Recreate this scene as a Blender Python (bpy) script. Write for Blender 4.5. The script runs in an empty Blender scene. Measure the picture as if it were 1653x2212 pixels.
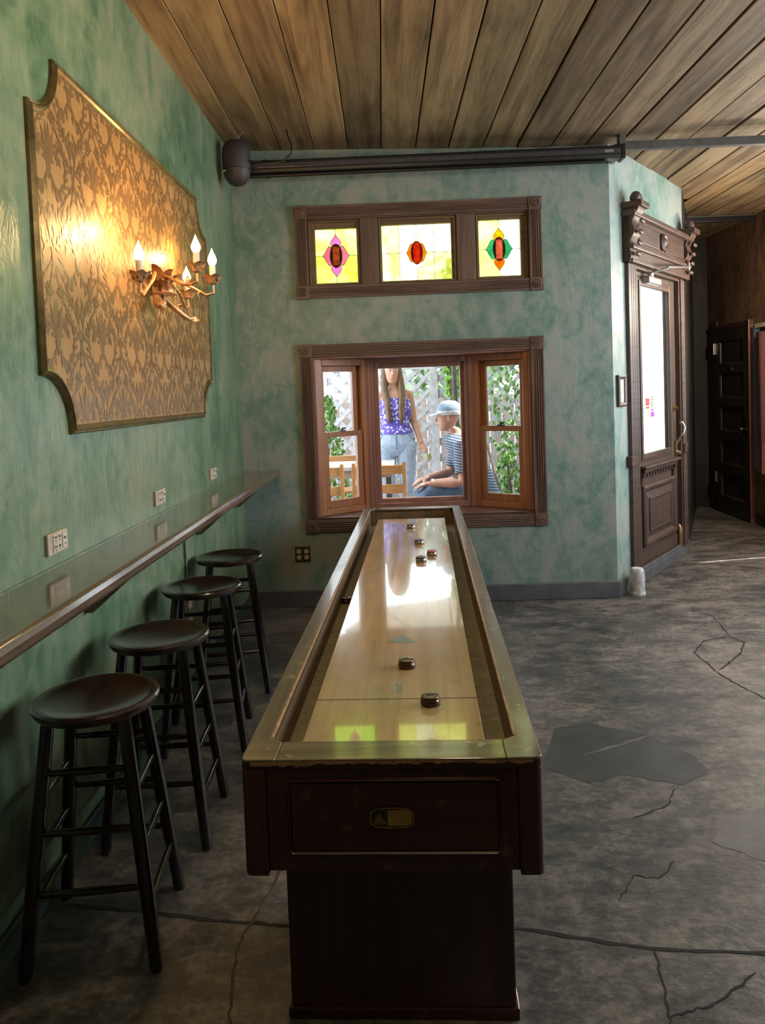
import bpy, bmesh, math, random
from mathutils import Vector, Matrix, noise as mnoise
random.seed(7)
R = math.radians
scn = bpy.context.scene
col = scn.collection

# ------------------------------------------------------------------ camera
F_PX, PP_Y, W_PX, H_PX = 1660.0, 926.0, 1653.0, 2212.0
CAM_H = 1.58
cam_d = bpy.data.cameras.new('camera'); cam = bpy.data.objects.new('camera', cam_d); col.objects.link(cam)
cam_d.sensor_fit = 'HORIZONTAL'; cam_d.sensor_width = 36.0
cam_d.lens = 36.0 * F_PX / W_PX
cam_d.shift_y = (PP_Y - H_PX / 2) / W_PX
cam_d.clip_start = 0.02; cam_d.clip_end = 300
fw = Vector((35.5, -78.0, F_PX)).normalized()          # world +Y seen from the camera (x right, y down, z forward)
dn = Vector((36000 * 0.035 + 35.5, 36848 - PP_Y, F_PX)); dn = (dn - fw * dn.dot(fw)).normalized()
rt = dn.cross(fw)
rows = (rt, fw, -dn)
axr = Vector([r[0] for r in rows]); axd = Vector([r[1] for r in rows]); axf = Vector([r[2] for r in rows])
m3 = Matrix((axr, -axd, -axf)).transposed()
cam.matrix_world = Matrix.Translation((0, 0, CAM_H)) @ m3.to_4x4()
scn.camera = cam

# ------------------------------------------------------------------ sky, sun, exposure
SKY = 4.0
world = bpy.data.worlds.new('sky'); scn.world = world; world.use_nodes = True
bg = world.node_tree.nodes['Background']
bg.inputs[0].default_value = (0.86, 0.94, 1.0, 1); bg.inputs[1].default_value = SKY
sun_d = bpy.data.lights.new('sun', 'SUN'); sun = bpy.data.objects.new('sun', sun_d); col.objects.link(sun)
sun_d.energy = 11.0; sun_d.angle = R(0.6); sun_d.color = (1, 0.93, 0.82)
SUN_EL = R(56)
sd = Vector((-0.982 * math.cos(SUN_EL), -0.188 * math.cos(SUN_EL), -math.sin(SUN_EL)))
sun.rotation_euler = sd.to_track_quat('-Z', 'Y').to_euler()
vs = scn.view_settings
scn.display_settings.display_device = 'sRGB'
vs.view_transform = 'Standard'; vs.look = 'None'; vs.gamma = 1.0; vs.use_curve_mapping = False
vs.exposure = 0.56
cy = scn.cycles
cy.max_bounces = 6; cy.diffuse_bounces = 4; cy.glossy_bounces = 2; cy.transmission_bounces = 3; cy.transparent_max_bounces = 12
cy.caustics_reflective = False; cy.caustics_refractive = False; cy.use_adaptive_sampling = True; cy.adaptive_threshold = 0.08; cy.adaptive_min_samples = 20
cy.sample_clamp_indirect = 6.0

# daylight of the bright street coming in through the wide opening of the right-hand wall
OPENINGS = ((2.0, 3.95), (5.10, 6.50))     # unseen street windows, parted to keep glare off the left sash, y ranges; z 1.2 to 3.05
for (ya, yb), en in zip(OPENINGS, (58, 46)):
    st_d = bpy.data.lights.new('street_daylight', 'AREA'); st_l = bpy.data.objects.new('street_daylight', st_d); col.objects.link(st_l)
    st_d.shape = 'RECTANGLE'; st_d.size = yb - ya; st_d.size_y = 1.83; st_d.energy = en; st_d.color = (0.80, 0.90, 1.0)
    st_l.location = (3.96, (ya + yb) / 2, 2.125); st_l.rotation_euler = (R(90), 0, R(90))

# ------------------------------------------------------------------ material helpers
def new_mat(name):
    m = bpy.data.materials.new(name); m.use_nodes = True
    nt = m.node_tree; nt.nodes.clear()
    out = nt.nodes.new('ShaderNodeOutputMaterial')
    return m, nt, out
def node(nt, typ, ins=None, **props):
    n = nt.nodes.new(typ)
    for k, v in props.items(): setattr(n, k, v)
    for k, v in (ins or {}).items():
        s = n.inputs[k]
        if isinstance(v, bpy.types.NodeSocket): nt.links.new(v, s)
        else:
            if isinstance(v, tuple) and len(v) == 3 and s.type == 'RGBA': v = v + (1,)
            s.default_value = v
    return n
def ramp(nt, fac, stops, interp='LINEAR'):
    n = nt.nodes.new('ShaderNodeValToRGB'); n.color_ramp.interpolation = interp
    el = n.color_ramp.elements
    while len(el) > 1: el.remove(el[-1])
    el[0].position = stops[0][0]; el[0].color = tuple(stops[0][1]) + (1,)
    for p, c in stops[1:]:
        e = el.new(p); e.color = tuple(c) + (1,)
    nt.links.new(fac, n.inputs[0]); return n.outputs[0]
def mixc(nt, fac, a, b, mode='MIX'):
    n = nt.nodes.new('ShaderNodeMix'); n.data_type = 'RGBA'; n.blend_type = mode
    for i, v in ((0, fac), (6, a), (7, b)):
        if isinstance(v, bpy.types.NodeSocket): nt.links.new(v, n.inputs[i])
        else: n.inputs[i].default_value = (v + (1,)) if isinstance(v, tuple) else v
    return n.outputs[2]
def math_n(nt, op, a, b=0.0, c=0.0):
    n = nt.nodes.new('ShaderNodeMath'); n.operation = op
    for i, v in enumerate((a, b, c)):
        if isinstance(v, bpy.types.NodeSocket): nt.links.new(v, n.inputs[i])
        else: n.inputs[i].default_value = v
    return n.outputs[0]
def coords(nt, kind='Object', scale=(1, 1, 1), rnd=False):
    if kind == 'World': v = node(nt, 'ShaderNodeNewGeometry').outputs['Position']
    else: v = node(nt, 'ShaderNodeTexCoord').outputs[kind]
    if rnd:
        o = node(nt, 'ShaderNodeObjectInfo')
        a = node(nt, 'ShaderNodeVectorMath', {0: v}, operation='ADD')
        cx = node(nt, 'ShaderNodeCombineXYZ', {0: math_n(nt, 'MULTIPLY', o.outputs['Random'], 37.0), 1: math_n(nt, 'MULTIPLY', o.outputs['Random'], 91.0), 2: math_n(nt, 'MULTIPLY', o.outputs['Random'], 13.0)})
        nt.links.new(cx.outputs[0], a.inputs[1]); v = a.outputs[0]
    return node(nt, 'ShaderNodeMapping', {0: v, 3: scale}).outputs[0]
def noise(nt, vec, scale, detail=5.0, rough=0.55, dist=0.0):
    return node(nt, 'ShaderNodeTexNoise', {'Vector': vec, 'Scale': scale, 'Detail': detail, 'Roughness': rough, 'Distortion': dist}).outputs[0]
def bump(nt, h, strength=0.3, dist=0.01):
    return node(nt, 'ShaderNodeBump', {'Height': h, 'Strength': strength, 'Distance': dist}).outputs[0]
def finish(nt, out, colr, rough, metal=0.0, nrm=None, spec=0.5, coat=0.0, coat_rough=0.1):
    p = nt.nodes.new('ShaderNodeBsdfPrincipled')
    for k, v in (('Base Color', colr), ('Roughness', rough), ('Metallic', metal), ('Specular IOR Level', spec), ('Coat Weight', coat), ('Coat Roughness', coat_rough)):
        if isinstance(v, bpy.types.NodeSocket): nt.links.new(v, p.inputs[k])
        elif isinstance(v, tuple): p.inputs[k].default_value = v + (1,)
        else: p.inputs[k].default_value = v
    if nrm is not None: nt.links.new(nrm, p.inputs['Normal'])
    nt.links.new(p.outputs[0], out.inputs[0]); return p
def plain(name, c, rough=0.5, metal=0.0, var=0.25, scale=18.0, bmp=0.05, spec=0.5, coat=0.0, rnd=False):
    m, nt, out = new_mat(name)
    v = coords(nt, 'Object', rnd=rnd)
    n = noise(nt, v, scale, 4)
    dark = tuple(x * (1 - var) for x in c); lite = tuple(min(1, x * (1 + var)) for x in c)
    cc = ramp(nt, n, [(0.3, dark), (0.7, lite)])
    finish(nt, out, cc, rough, metal, bump(nt, n, bmp, 0.004), spec, coat); return m
def wood(name, c0, c1, axis=1, rough=0.45, scale=1.0, rnd=True, coat=0.0, bmp=0.15, wear=None, spec=0.5):
    m, nt, out = new_mat(name)
    sc = [14 * scale, 14 * scale, 14 * scale]; sc[axis] = 0.9 * scale
    v = coords(nt, 'Object', tuple(sc), rnd)
    n = noise(nt, v, 1.6, 5, 0.65, 0.6)
    n2 = noise(nt, coords(nt, 'Object', (3, 3, 3), rnd), 1.0, 2)
    cc = ramp(nt, n, [(0.3, c0), (0.68, c1)])
    cc = mixc(nt, math_n(nt, 'MULTIPLY', n2, 0.5), cc, tuple(x * 0.55 for x in c0))
    if wear:
        n3 = noise(nt, coords(nt, 'Object', (1, 1, 1), rnd), 22, 8, 0.7)
        cc = mixc(nt, ramp(nt, n3, [(0.60, (0, 0, 0)), (0.66, (1, 1, 1))]), cc, wear)
    finish(nt, out, cc, rough, 0, bump(nt, n, bmp, 0.003), spec, coat); return m

# --- plaster of the green walls
def plaster(name, dark, mid, lite, tan, rough=0.36, seed=0.0, b=0.25, stretch=1.3):
    m, nt, out = new_mat(name)
    base = coords(nt, 'World')
    off = node(nt, 'ShaderNodeVectorMath', {0: base, 1: (seed, seed * 2.1, seed * .7)}, operation='ADD').outputs[0]
    big = noise(nt, off, 1.15, 4, 0.6, 0.5)
    st = noise(nt, node(nt, 'ShaderNodeMapping', {0: off, 3: (5.5, 5.5, stretch)}).outputs[0], 1.0, 5, 0.62, 0.8)
    fine = noise(nt, off, 15, 5, 0.65, 0.5)
    br = noise(nt, node(nt, 'ShaderNodeMapping', {0: off, 3: (7, 7, 5)}).outputs[0], 1.0, 3, 0.5, 1.6)
    a = math_n(nt, 'ADD', math_n(nt, 'MULTIPLY', big, 0.42), math_n(nt, 'MULTIPLY', st, 0.36))
    a = math_n(nt, 'ADD', a, math_n(nt, 'MULTIPLY', br, 0.22))
    a = math_n(nt, 'ADD', a, math_n(nt, 'MULTIPLY', math_n(nt, 'SUBTRACT', fine, 0.5), 0.22))
    c = ramp(nt, a, [(0.38, dark), (0.46, mid), (0.54, lite), (0.63, tan)])
    speck = ramp(nt, noise(nt, off, 42, 2, 0.5), [(0.71, (0, 0, 0)), (0.74, (1, 1, 1))])
    c = mixc(nt, math_n(nt, 'MULTIPLY', node(nt, 'ShaderNodeRGBToBW', {0: speck}).outputs[0], 0.3), c, (0.5, 0.55, 0.5))
    rr = math_n(nt, 'ADD', rough - 0.12, math_n(nt, 'MULTIPLY', fine, 0.26))
    hb = noise(nt, node(nt, 'ShaderNodeMapping', {0: off, 3: (12, 12, 6)}).outputs[0], 1.0, 4, 0.65, 0.4)
    finish(nt, out, c, rr, 0, bump(nt, hb, b, 0.02), 0.5); return m
M = {}
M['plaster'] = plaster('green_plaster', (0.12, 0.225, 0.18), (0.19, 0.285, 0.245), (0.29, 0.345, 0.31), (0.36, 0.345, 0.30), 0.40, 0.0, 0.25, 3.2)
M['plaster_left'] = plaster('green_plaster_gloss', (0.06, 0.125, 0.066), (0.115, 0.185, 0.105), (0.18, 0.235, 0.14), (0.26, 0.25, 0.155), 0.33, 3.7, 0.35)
M['plaster_brown'] = plaster('brown_plaster', (0.10, 0.055, 0.032), (0.17, 0.095, 0.055), (0.25, 0.145, 0.085), (0.30, 0.19, 0.12), 0.55, 8.1)
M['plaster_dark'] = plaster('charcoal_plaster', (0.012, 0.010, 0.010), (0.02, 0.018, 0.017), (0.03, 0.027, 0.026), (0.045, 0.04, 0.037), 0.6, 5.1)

# --- weathered ceiling planks
def planks_mat():
    m, nt, out = new_mat('weathered_plank')
    v = coords(nt, 'Object', (9, 0.55, 9), True); n = noise(nt, v, 1.5, 6, 0.68, 0.5)
    big = noise(nt, coords(nt, 'Object', (2.2, 0.7, 1), True), 1.0, 6, 0.6, 0.8)
    a = math_n(nt, 'ADD', math_n(nt, 'MULTIPLY', n, 0.6), math_n(nt, 'MULTIPLY', big, 0.4))
    c = ramp(nt, a, [(0.35, (0.060, 0.042, 0.027)), (0.47, (0.170, 0.120, 0.074)), (0.59, (0.30, 0.225, 0.142))])
    o = node(nt, 'ShaderNodeObjectInfo').outputs['Random']
    tint = ramp(nt, o, [(0.0, (0.62, 0.60, 0.56)), (0.3, (1.0, 0.96, 0.86)), (0.55, (0.80, 0.82, 0.72)), (0.8, (1.15, 1.05, 0.86)), (1.0, (0.72, 0.70, 0.66))])
    c = mixc(nt, 1.0, c, tint, 'MULTIPLY')
    sp = ramp(nt, noise(nt, coords(nt, 'Object', (11, 5, 1), True), 2.2, 5, 0.7), [(0.69, (0, 0, 0)), (0.73, (1, 1, 1))])
    c = mixc(nt, math_n(nt, 'MULTIPLY', node(nt, 'ShaderNodeRGBToBW', {0: sp}).outputs[0], 0.8), c, (0.03, 0.02, 0.014))
    finish(nt, out, c, 0.62, 0, bump(nt, n, 0.4, 0.010), 0.3); return m
M['plank'] = planks_mat()
M['gap'] = plain('ceiling_void', (0.006, 0.005, 0.004), 0.9)

# --- worn concrete floor
def concrete():
    m, nt, out = new_mat('worn_concrete')
    v = coords(nt, 'World')
    big = noise(nt, v, 0.75, 4, 0.6, 0.2); mid = noise(nt, node(nt, 'ShaderNodeMapping', {0: v, 3: (1.0, 1.6, 1)}).outputs[0], 5.0, 7, 0.7, 0.15)
    fine = noise(nt, v, 30, 4, 0.72)
    a = math_n(nt, 'ADD', math_n(nt, 'MULTIPLY', big, 0.45), math_n(nt, 'MULTIPLY', mid, 0.55))
    a = math_n(nt, 'ADD', a, math_n(nt, 'MULTIPLY', math_n(nt, 'SUBTRACT', fine, 0.5), 0.35))
    c = ramp(nt, a, [(0.37, (0.028, 0.029, 0.028)), (0.47, (0.072, 0.069, 0.063)), (0.55, (0.16, 0.138, 0.118)), (0.66, (0.30, 0.25, 0.205))])
    pits = ramp(nt, noise(nt, node(nt, 'ShaderNodeMapping', {0: v, 3: (1, 2.2, 1)}).outputs[0], 17, 5, 0.7), [(0.63, (0, 0, 0)), (0.68, (1, 1, 1))])
    c = mixc(nt, math_n(nt, 'MULTIPLY', node(nt, 'ShaderNodeRGBToBW', {0: pits}).outputs[0], 0.7), c, (0.013, 0.013, 0.013))
    rr = ramp(nt, a, [(0.35, (0.34, 0.34, 0.34)), (0.65, (0.55, 0.55, 0.55))])
    finish(nt, out, c, rr, 0, bump(nt, mid, 0.45, 0.014), 0.5); return m
M['concrete'] = concrete()
M['concrete_dark'] = plain('smooth_dark_concrete', (0.045, 0.046, 0.044), 0.42, 0, 0.3, 9)
M['concrete_pale'] = plain('pale_cement_patch', (0.135, 0.125, 0.11), 0.6, 0, 0.25, 9)
M['crack'] = plain('crack_dirt', (0.02, 0.019, 0.017), 0.9)
M['crack_warm'] = plain('brown_seam', (0.07, 0.048, 0.022), 0.8)
M['base_left'] = plain('dark_green_base', (0.03, 0.055, 0.038), 0.5)
M['base_grey'] = plain('grey_painted_base', (0.11, 0.112, 0.122), 0.45, 0, 0.25, 8)

# --- woods, metals and so on
M['casing'] = wood('weathered_brown_casing', (0.075, 0.044, 0.035), (0.24, 0.145, 0.11), 0, 0.5)
M['casing_v'] = wood('weathered_brown_casing_upright', (0.075, 0.044, 0.035), (0.24, 0.145, 0.11), 2, 0.5)
M['sash_old'] = wood('old_sash_wood', (0.11, 0.065, 0.032), (0.24, 0.15, 0.075), 0, 0.5)
M['sash_orange'] = wood('varnished_orange_wood', (0.30, 0.105, 0.038), (0.50, 0.20, 0.075), 2, 0.32, 1, True, 0.3)
M['sash_rose'] = wood('varnished_rose_wood', (0.26, 0.12, 0.088), (0.42, 0.21, 0.16), 2, 0.35, 1, True, 0.2)
M['sill'] = wood('dark_sill_wood', (0.05, 0.025, 0.018), (0.13, 0.065, 0.05), 0, 0.3, 1, True, 0.3)
M['door_wood'] = wood('grey_brown_door_wood', (0.05, 0.031, 0.023), (0.135, 0.084, 0.062), 2, 0.45)
M['door_carved'] = wood('carved_door_wood', (0.04, 0.022, 0.015), (0.115, 0.062, 0.041), 0, 0.5, 2.0)
M['door_dark'] = wood('dark_stained_door', (0.03, 0.022, 0.015), (0.075, 0.055, 0.038), 2, 0.4)
M['stool'] = wood('black_brown_stool_wood', (0.006, 0.005, 0.004), (0.022, 0.014, 0.010), 2, 0.2, 1, True, 0.5)
M['stool_seat'] = wood('dark_walnut_seat', (0.012, 0.007, 0.005), (0.05, 0.024, 0.013), 1, 0.24, 1, True, 0.5)
M['shelf'] = wood('varnished_dark_shelf', (0.075, 0.058, 0.036), (0.18, 0.145, 0.09), 1, 0.14, 1, False, 0.6, 0.04)
M['shelf_edge'] = wood('worn_shelf_edge', (0.07, 0.045, 0.03), (0.21, 0.14, 0.09), 1, 0.22, 1, False, 0.5, 0.1)
M['mahogany'] = wood('red_mahogany', (0.022, 0.0055, 0.004), (0.066, 0.016, 0.010), 0, 0.33, 0.8, True, 0.25, 0.05, (0.11, 0.04, 0.022))
M['mahogany_v'] = wood('red_mahogany_upright', (0.028, 0.0075, 0.005), (0.082, 0.022, 0.013), 2, 0.36, 0.8, True, 0.2, 0.05)
M['rail'] = wood('worn_olive_rail', (0.05, 0.035, 0.018), (0.21, 0.15, 0.075), 1, 0.30, 1.4, True, 0.35, 0.25, (0.36, 0.27, 0.14))
M['rail_x'] = wood('worn_olive_rail_cross', (0.05, 0.035, 0.018), (0.21, 0.15, 0.075), 0, 0.30, 1.4, True, 0.35, 0.25, (0.36, 0.27, 0.14))
M['rail_worn'] = plain('bare_worn_edge', (0.32, 0.17, 0.085), 0.5, 0, 0.45, 40)
M['gutter'] = plain('brown_gutter_carpet', (0.25, 0.20, 0.12), 0.85, 0, 0.25, 30)
M['gutter_wall'] = wood('gutter_side_wood', (0.09, 0.058, 0.03), (0.22, 0.145, 0.075), 1, 0.4)
M['black_metal'] = plain('black_metal', (0.012, 0.012, 0.013), 0.35, 0.0, 0.2)
M['steel_paint'] = plain('dusty_steel_paint', (0.09, 0.082, 0.075), 0.5)
M['speaker'] = plain('charcoal_speaker_plastic', (0.035, 0.029, 0.028), 0.55, 0, 0.15, 60, 0.1)
M['chrome'] = plain('chrome', (0.75, 0.73, 0.7), 0.14, 1.0, 0.1)
M['alu'] = plain('brushed_aluminium', (0.6, 0.59, 0.57), 0.3, 0.9, 0.1)
M['brass'] = plain('brass', (0.62, 0.42, 0.14), 0.28, 1.0, 0.15)
M['bronze'] = plain('old_bronze', (0.30, 0.19, 0.10), 0.38, 0.9, 0.3, 30)
M['gilt'] = plain('antique_gilt', (0.66, 0.38, 0.19), 0.38, 0.6, 0.4, 30, 0.2)
M['frame_gilt'] = plain('dark_gilt_moulding', (0.16, 0.115, 0.05), 0.28, 0.55, 0.4, 25)
M['puck_dark'] = plain('dark_bronze_puck', (0.10, 0.055, 0.035), 0.22, 0.7, 0.2)
M['puck_metal'] = plain('puck_steel', (0.42, 0.36, 0.31), 0.16, 1.0, 0.1)
M['puck_black'] = plain('puck_black_cap', (0.018, 0.018, 0.02), 0.3)
M['puck_red'] = plain('puck_red_cap', (0.36, 0.03, 0.025), 0.3)
M['plate_beige'] = plain('beige_outlet_plate', (0.46, 0.37, 0.27), 0.4)
M['plate_socket'] = plain('cream_socket', (0.56, 0.50, 0.40), 0.4)
M['plate_brown'] = plain('brown_outlet_plate', (0.06, 0.034, 0.025), 0.4)
M['slot'] = plain('black_slot', (0.01, 0.01, 0.01), 0.6)
M['ivory'] = plain('ivory_candle_sleeve', (0.72, 0.60, 0.52), 0.5)
M['chalk'] = plain('flaking_white_paint', (0.52, 0.50, 0.50), 0.7, 0, 0.4, 28, 0.4)
M['lead'] = plain('lead_came', (0.06, 0.06, 0.03), 0.5, 0.3)
M['paper'] = plain('cream_paper', (0.62, 0.56, 0.44), 0.7)
M['teal_paint'] = plain('faded_teal_paint', (0.16, 0.22, 0.17), 0.45, 0, 0.35, 60)
M['white_trim'] = plain('white_outside_trim', (0.75, 0.75, 0.72), 0.5)

def emis(name, c, s):
    m, nt, out = new_mat(name)
    e = node(nt, 'ShaderNodeEmission', {'Color': c, 'Strength': s}); nt.links.new(e.outputs[0], out.inputs[0]); m.cycles.emission_sampling = 'NONE'; return m
M['bulb'] = emis('lit_bulb', (1.0, 0.72, 0.36), 16.0)

def fres(nt, ior):
    # thin sheet: the same reflectance from either face
    bf = node(nt, 'ShaderNodeNewGeometry').outputs['Backfacing']
    return node(nt, 'ShaderNodeFresnel', {'IOR': math_n(nt, 'ADD', ior, math_n(nt, 'MULTIPLY', bf, 1 / ior - ior))}).outputs[0]
def glass(name, refl=1.0, tint=(0.97, 0.985, 0.98)):
    m, nt, out = new_mat(name)
    t = node(nt, 'ShaderNodeBsdfTransparent', {0: tint}); g = node(nt, 'ShaderNodeBsdfGlossy', {'Roughness': 0.02})
    fr = fres(nt, 1.5)
    mx = node(nt, 'ShaderNodeMixShader', {0: math_n(nt, 'MULTIPLY', fr, refl), 1: t.outputs[0], 2: g.outputs[0]})
    nt.links.new(mx.outputs[0], out.inputs[0]); return m
M['glass'] = glass('window_glass')
def stained(name, c, c2=None, frost=0.45, scale=6.0):
    m, nt, out = new_mat(name)
    c2 = c2 or tuple(x * 0.8 for x in c)
    n = noise(nt, coords(nt, 'Object', (1, 1, 1)), scale, 5, 0.6, 1.2)
    cc = ramp(nt, n, [(0.36, c2), (0.62, c)])
    t = node(nt, 'ShaderNodeBsdfTransparent', {0: cc}); tl = node(nt, 'ShaderNodeBsdfTranslucent', {0: cc})
    mx = node(nt, 'ShaderNodeMixShader', {0: frost, 1: t.outputs[0], 2: tl.outputs[0]})
    g = node(nt, 'ShaderNodeBsdfGlossy', {'Roughness': 0.08}); fr = fres(nt, 1.45)
    m2 = node(nt, 'ShaderNodeMixShader', {0: fr, 1: mx.outputs[0], 2: g.outputs[0]})
    nt.links.new(m2.outputs[0], out.inputs[0]); return m
M['g_lime'] = stained('lime_glass', (0.76, 0.95, 0.30), (0.56, 0.88, 0.14), 0.15, 3.0)
M['g_pale'] = stained('pale_yellow_glass', (0.95, 0.95, 0.50), (0.80, 0.86, 0.24), 0.15, 3.0)
M['g_clear'] = stained('milky_clear_glass', (0.96, 0.97, 0.74), (0.92, 0.94, 0.58), 0.15)
M['g_pink'] = stained('pink_glass', (0.62, 0.30, 0.50), (0.58, 0.25, 0.42))
M['g_rose'] = stained('rose_glass', (0.58, 0.30, 0.34), (0.52, 0.22, 0.24))
M['g_brown'] = stained('amber_brown_glass', (0.42, 0.17, 0.06), (0.20, 0.08, 0.05), 0.5, 22)
M['g_red'] = stained('red_orange_glass', (0.55, 0.11, 0.025), (0.38, 0.045, 0.012), 0.5, 40)
M['g_orange'] = stained('orange_glass', (0.62, 0.31, 0.03), (0.55, 0.21, 0.015), 0.4, 14)
M['g_yellow'] = stained('yellow_glass', (0.58, 0.52, 0.03), (0.55, 0.38, 0.02), 0.4, 20)
M['g_green'] = stained('green_glass', (0.12, 0.42, 0.24), (0.08, 0.30, 0.14), 0.4, 14)
M['g_coral'] = stained('coral_glass', (0.60, 0.26, 0.15), (0.42, 0.13, 0.10), 0.5, 26)

# --- maple playing board
def maple():
    m, nt, out = new_mat('waxed_maple_board')
    v = coords(nt, 'Object', (16, 0.8, 16)); n = noise(nt, v, 1.3, 8, 0.6, 0.4)
    strip = node(nt, 'ShaderNodeTexBrick', {'Vector': node(nt, 'ShaderNodeMapping', {0: coords(nt, 'Object'), 2: (0, 0, R(90))}).outputs[0], 'Color1': (0.9, 0.88, 0.84), 'Color2': (1.0, 1.0, 1.0), 'Mortar': (0.8, 0.76, 0.68), 'Scale': 1.0, 'Mortar Size': 0.0008, 'Brick Width': 1.2, 'Row Height': 0.045}).outputs[0]
    big = noise(nt, coords(nt, 'Object', (4, 1.6, 4)), 1.3, 7, 0.65, 0.8)
    c = ramp(nt, n, [(0.3, (0.38, 0.27, 0.13)), (0.7, (0.54, 0.41, 0.23))])
    c = mixc(nt, 1.0, c, strip, 'MULTIPLY')
    c = mixc(nt, ramp(nt, big, [(0.46, (0, 0, 0)), (0.72, (0.65, 0.65, 0.65))]), c, (0.25, 0.20, 0.10))
    wr = ramp(nt, noise(nt, coords(nt, 'Object', (3, 3, 3)), 9, 6, 0.75), [(0.62, (0, 0, 0)), (0.70, (0.7, 0.7, 0.7))])
    c = mixc(nt, wr, c, (0.16, 0.09, 0.04))
    dust = noise(nt, coords(nt, 'Object', (1, 1, 1)), 60, 6, 0.7)
    rr = ramp(nt, big, [(0.3, (0.08, 0.08, 0.08)), (0.7, (0.2, 0.2, 0.2))])
    finish(nt, out, c, rr, 0, bump(nt, dust, 0.02, 0.002), 0.22, 0.55, 0.035); return m
M['maple'] = maple()

# --- gold wallpaper and its shinier print
def paper_gold(name, c0, c1, rough):
    m, nt, out = new_mat(name)
    v = coords(nt, 'World')
    big = noise(nt, v, 1.6, 5, 0.6, 0.6)
    st = noise(nt, node(nt, 'ShaderNodeMapping', {0: v, 3: (4, 4, 0.8)}).outputs[0], 2.0, 5)
    c = ramp(nt, big, [(0.3, c0), (0.7, c1)])
    c = mixc(nt, node(nt, 'ShaderNodeRGBToBW', {0: ramp(nt, st, [(0.58, (0, 0, 0)), (0.72, (0.4, 0.4, 0.4))])}).outputs[0], c, (c0[0] * .8, c0[1] * 1.2, c0[2] * 1.6))
    finish(nt, out, c, rough, 0.12, bump(nt, noise(nt, v, 14, 4), 0.12, 0.01), 0.5); return m
M['damask'] = paper_gold('gold_wallpaper', (0.28, 0.148, 0.044), (0.40, 0.222, 0.072), 0.48)
M['damask_print'] = paper_gold('brown_damask_print', (0.165, 0.09, 0.032), (0.235, 0.135, 0.052), 0.36)

# --- outdoor materials
M['patio'] = plain('pale_patio_paving', (0.30, 0.30, 0.31), 0.8, 0, 0.2, 3)
M['street'] = plain('sunlit_pavement', (0.42, 0.40, 0.37), 0.85, 0, 0.15, 2)
M['lattice'] = plain('white_lattice_paint', (0.42, 0.41, 0.44), 0.6)
M['lattice_back'] = plain('tan_fence_boards', (0.36, 0.29, 0.25), 0.8)
M['leaf'] = plain('green_leaf', (0.13, 0.26, 0.05), 0.6, 0, 0.5, 9, rnd=True)
M['leaf_ivy'] = plain('bright_ivy_leaf', (0.17, 0.36, 0.03), 0.55, 0, 0.4, 12)
M['leaf_pale'] = plain('pale_tree_leaf', (0.24, 0.36, 0.20), 0.7, 0, 0.4, 2)
M['bark'] = plain('bark', (0.14, 0.10, 0.08), 0.85)
M['chair_wood'] = wood('honey_chair_wood', (0.36, 0.17, 0.06), (0.55, 0.28, 0.11), 0, 0.45)
M['patio_table'] = plain('grey_table_top', (0.46, 0.45, 0.46), 0.5)
M['skin'] = plain('skin', (0.50, 0.25, 0.165), 0.5, 0, 0.08, 20)
M['skin2'] = plain('flushed_skin', (0.52, 0.27, 0.20), 0.5, 0, 0.08, 20)
M['hair'] = wood('long_brown_hair', (0.07, 0.035, 0.016), (0.26, 0.14, 0.06), 2, 0.45, 3.0)
M['jeans_pale'] = plain('pale_blue_denim', (0.36, 0.43, 0.56), 0.8, 0, 0.18, 30)
M['jeans_blue'] = plain('mid_blue_denim', (0.12, 0.19, 0.32), 0.8, 0, 0.25, 25)
M['cap_white'] = plain('white_cap_cloth', (0.62, 0.68, 0.72), 0.8)
M['cap_blue'] = plain('grey_blue_cap_cloth', (0.20, 0.27, 0.36), 0.8)
def floral():
    m, nt, out = new_mat('purple_floral_print')
    v = node(nt, 'ShaderNodeTexVoronoi', {'Vector': coords(nt, 'Object', (1, 1, 1)), 'Scale': 34.0}).outputs['Distance']
    n = noise(nt, coords(nt, 'Object'), 60, 3)
    c = ramp(nt, math_n(nt, 'ADD', v, math_n(nt, 'MULTIPLY', n, 0.3)), [(0.45, (0.62, 0.58, 0.72)), (0.55, (0.11, 0.07, 0.42))], 'CONSTANT')
    finish(nt, out, c, 0.8); return m
M['floral'] = floral()
def stripes():
    m, nt, out = new_mat('navy_striped_jersey')
    s = node(nt, 'ShaderNodeSeparateXYZ', {0: coords(nt, 'Object')})
    z = math_n(nt, 'ADD', s.outputs[2], math_n(nt, 'MULTIPLY', s.outputs[0], 0.22))
    f = math_n(nt, 'FRACT', math_n(nt, 'MULTIPLY', z, 44.0))
    c = ramp(nt, f, [(0.0, (0.055, 0.085, 0.15)), (0.70, (0.38, 0.43, 0.50))], 'CONSTANT')
    finish(nt, out, c, 0.85); return m
M['stripes'] = stripes()
def drink():
    return glass('drink_glass', 1.0, (0.92, 0.93, 0.9))
M['tumbler'] = drink()
M['flag_blue'] = plain('grey_blue_flag_cloth', (0.12, 0.19, 0.27), 0.8)
M['flag_pink'] = plain('faded_pink_flag_cloth', (0.36, 0.15, 0.15), 0.8)

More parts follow.
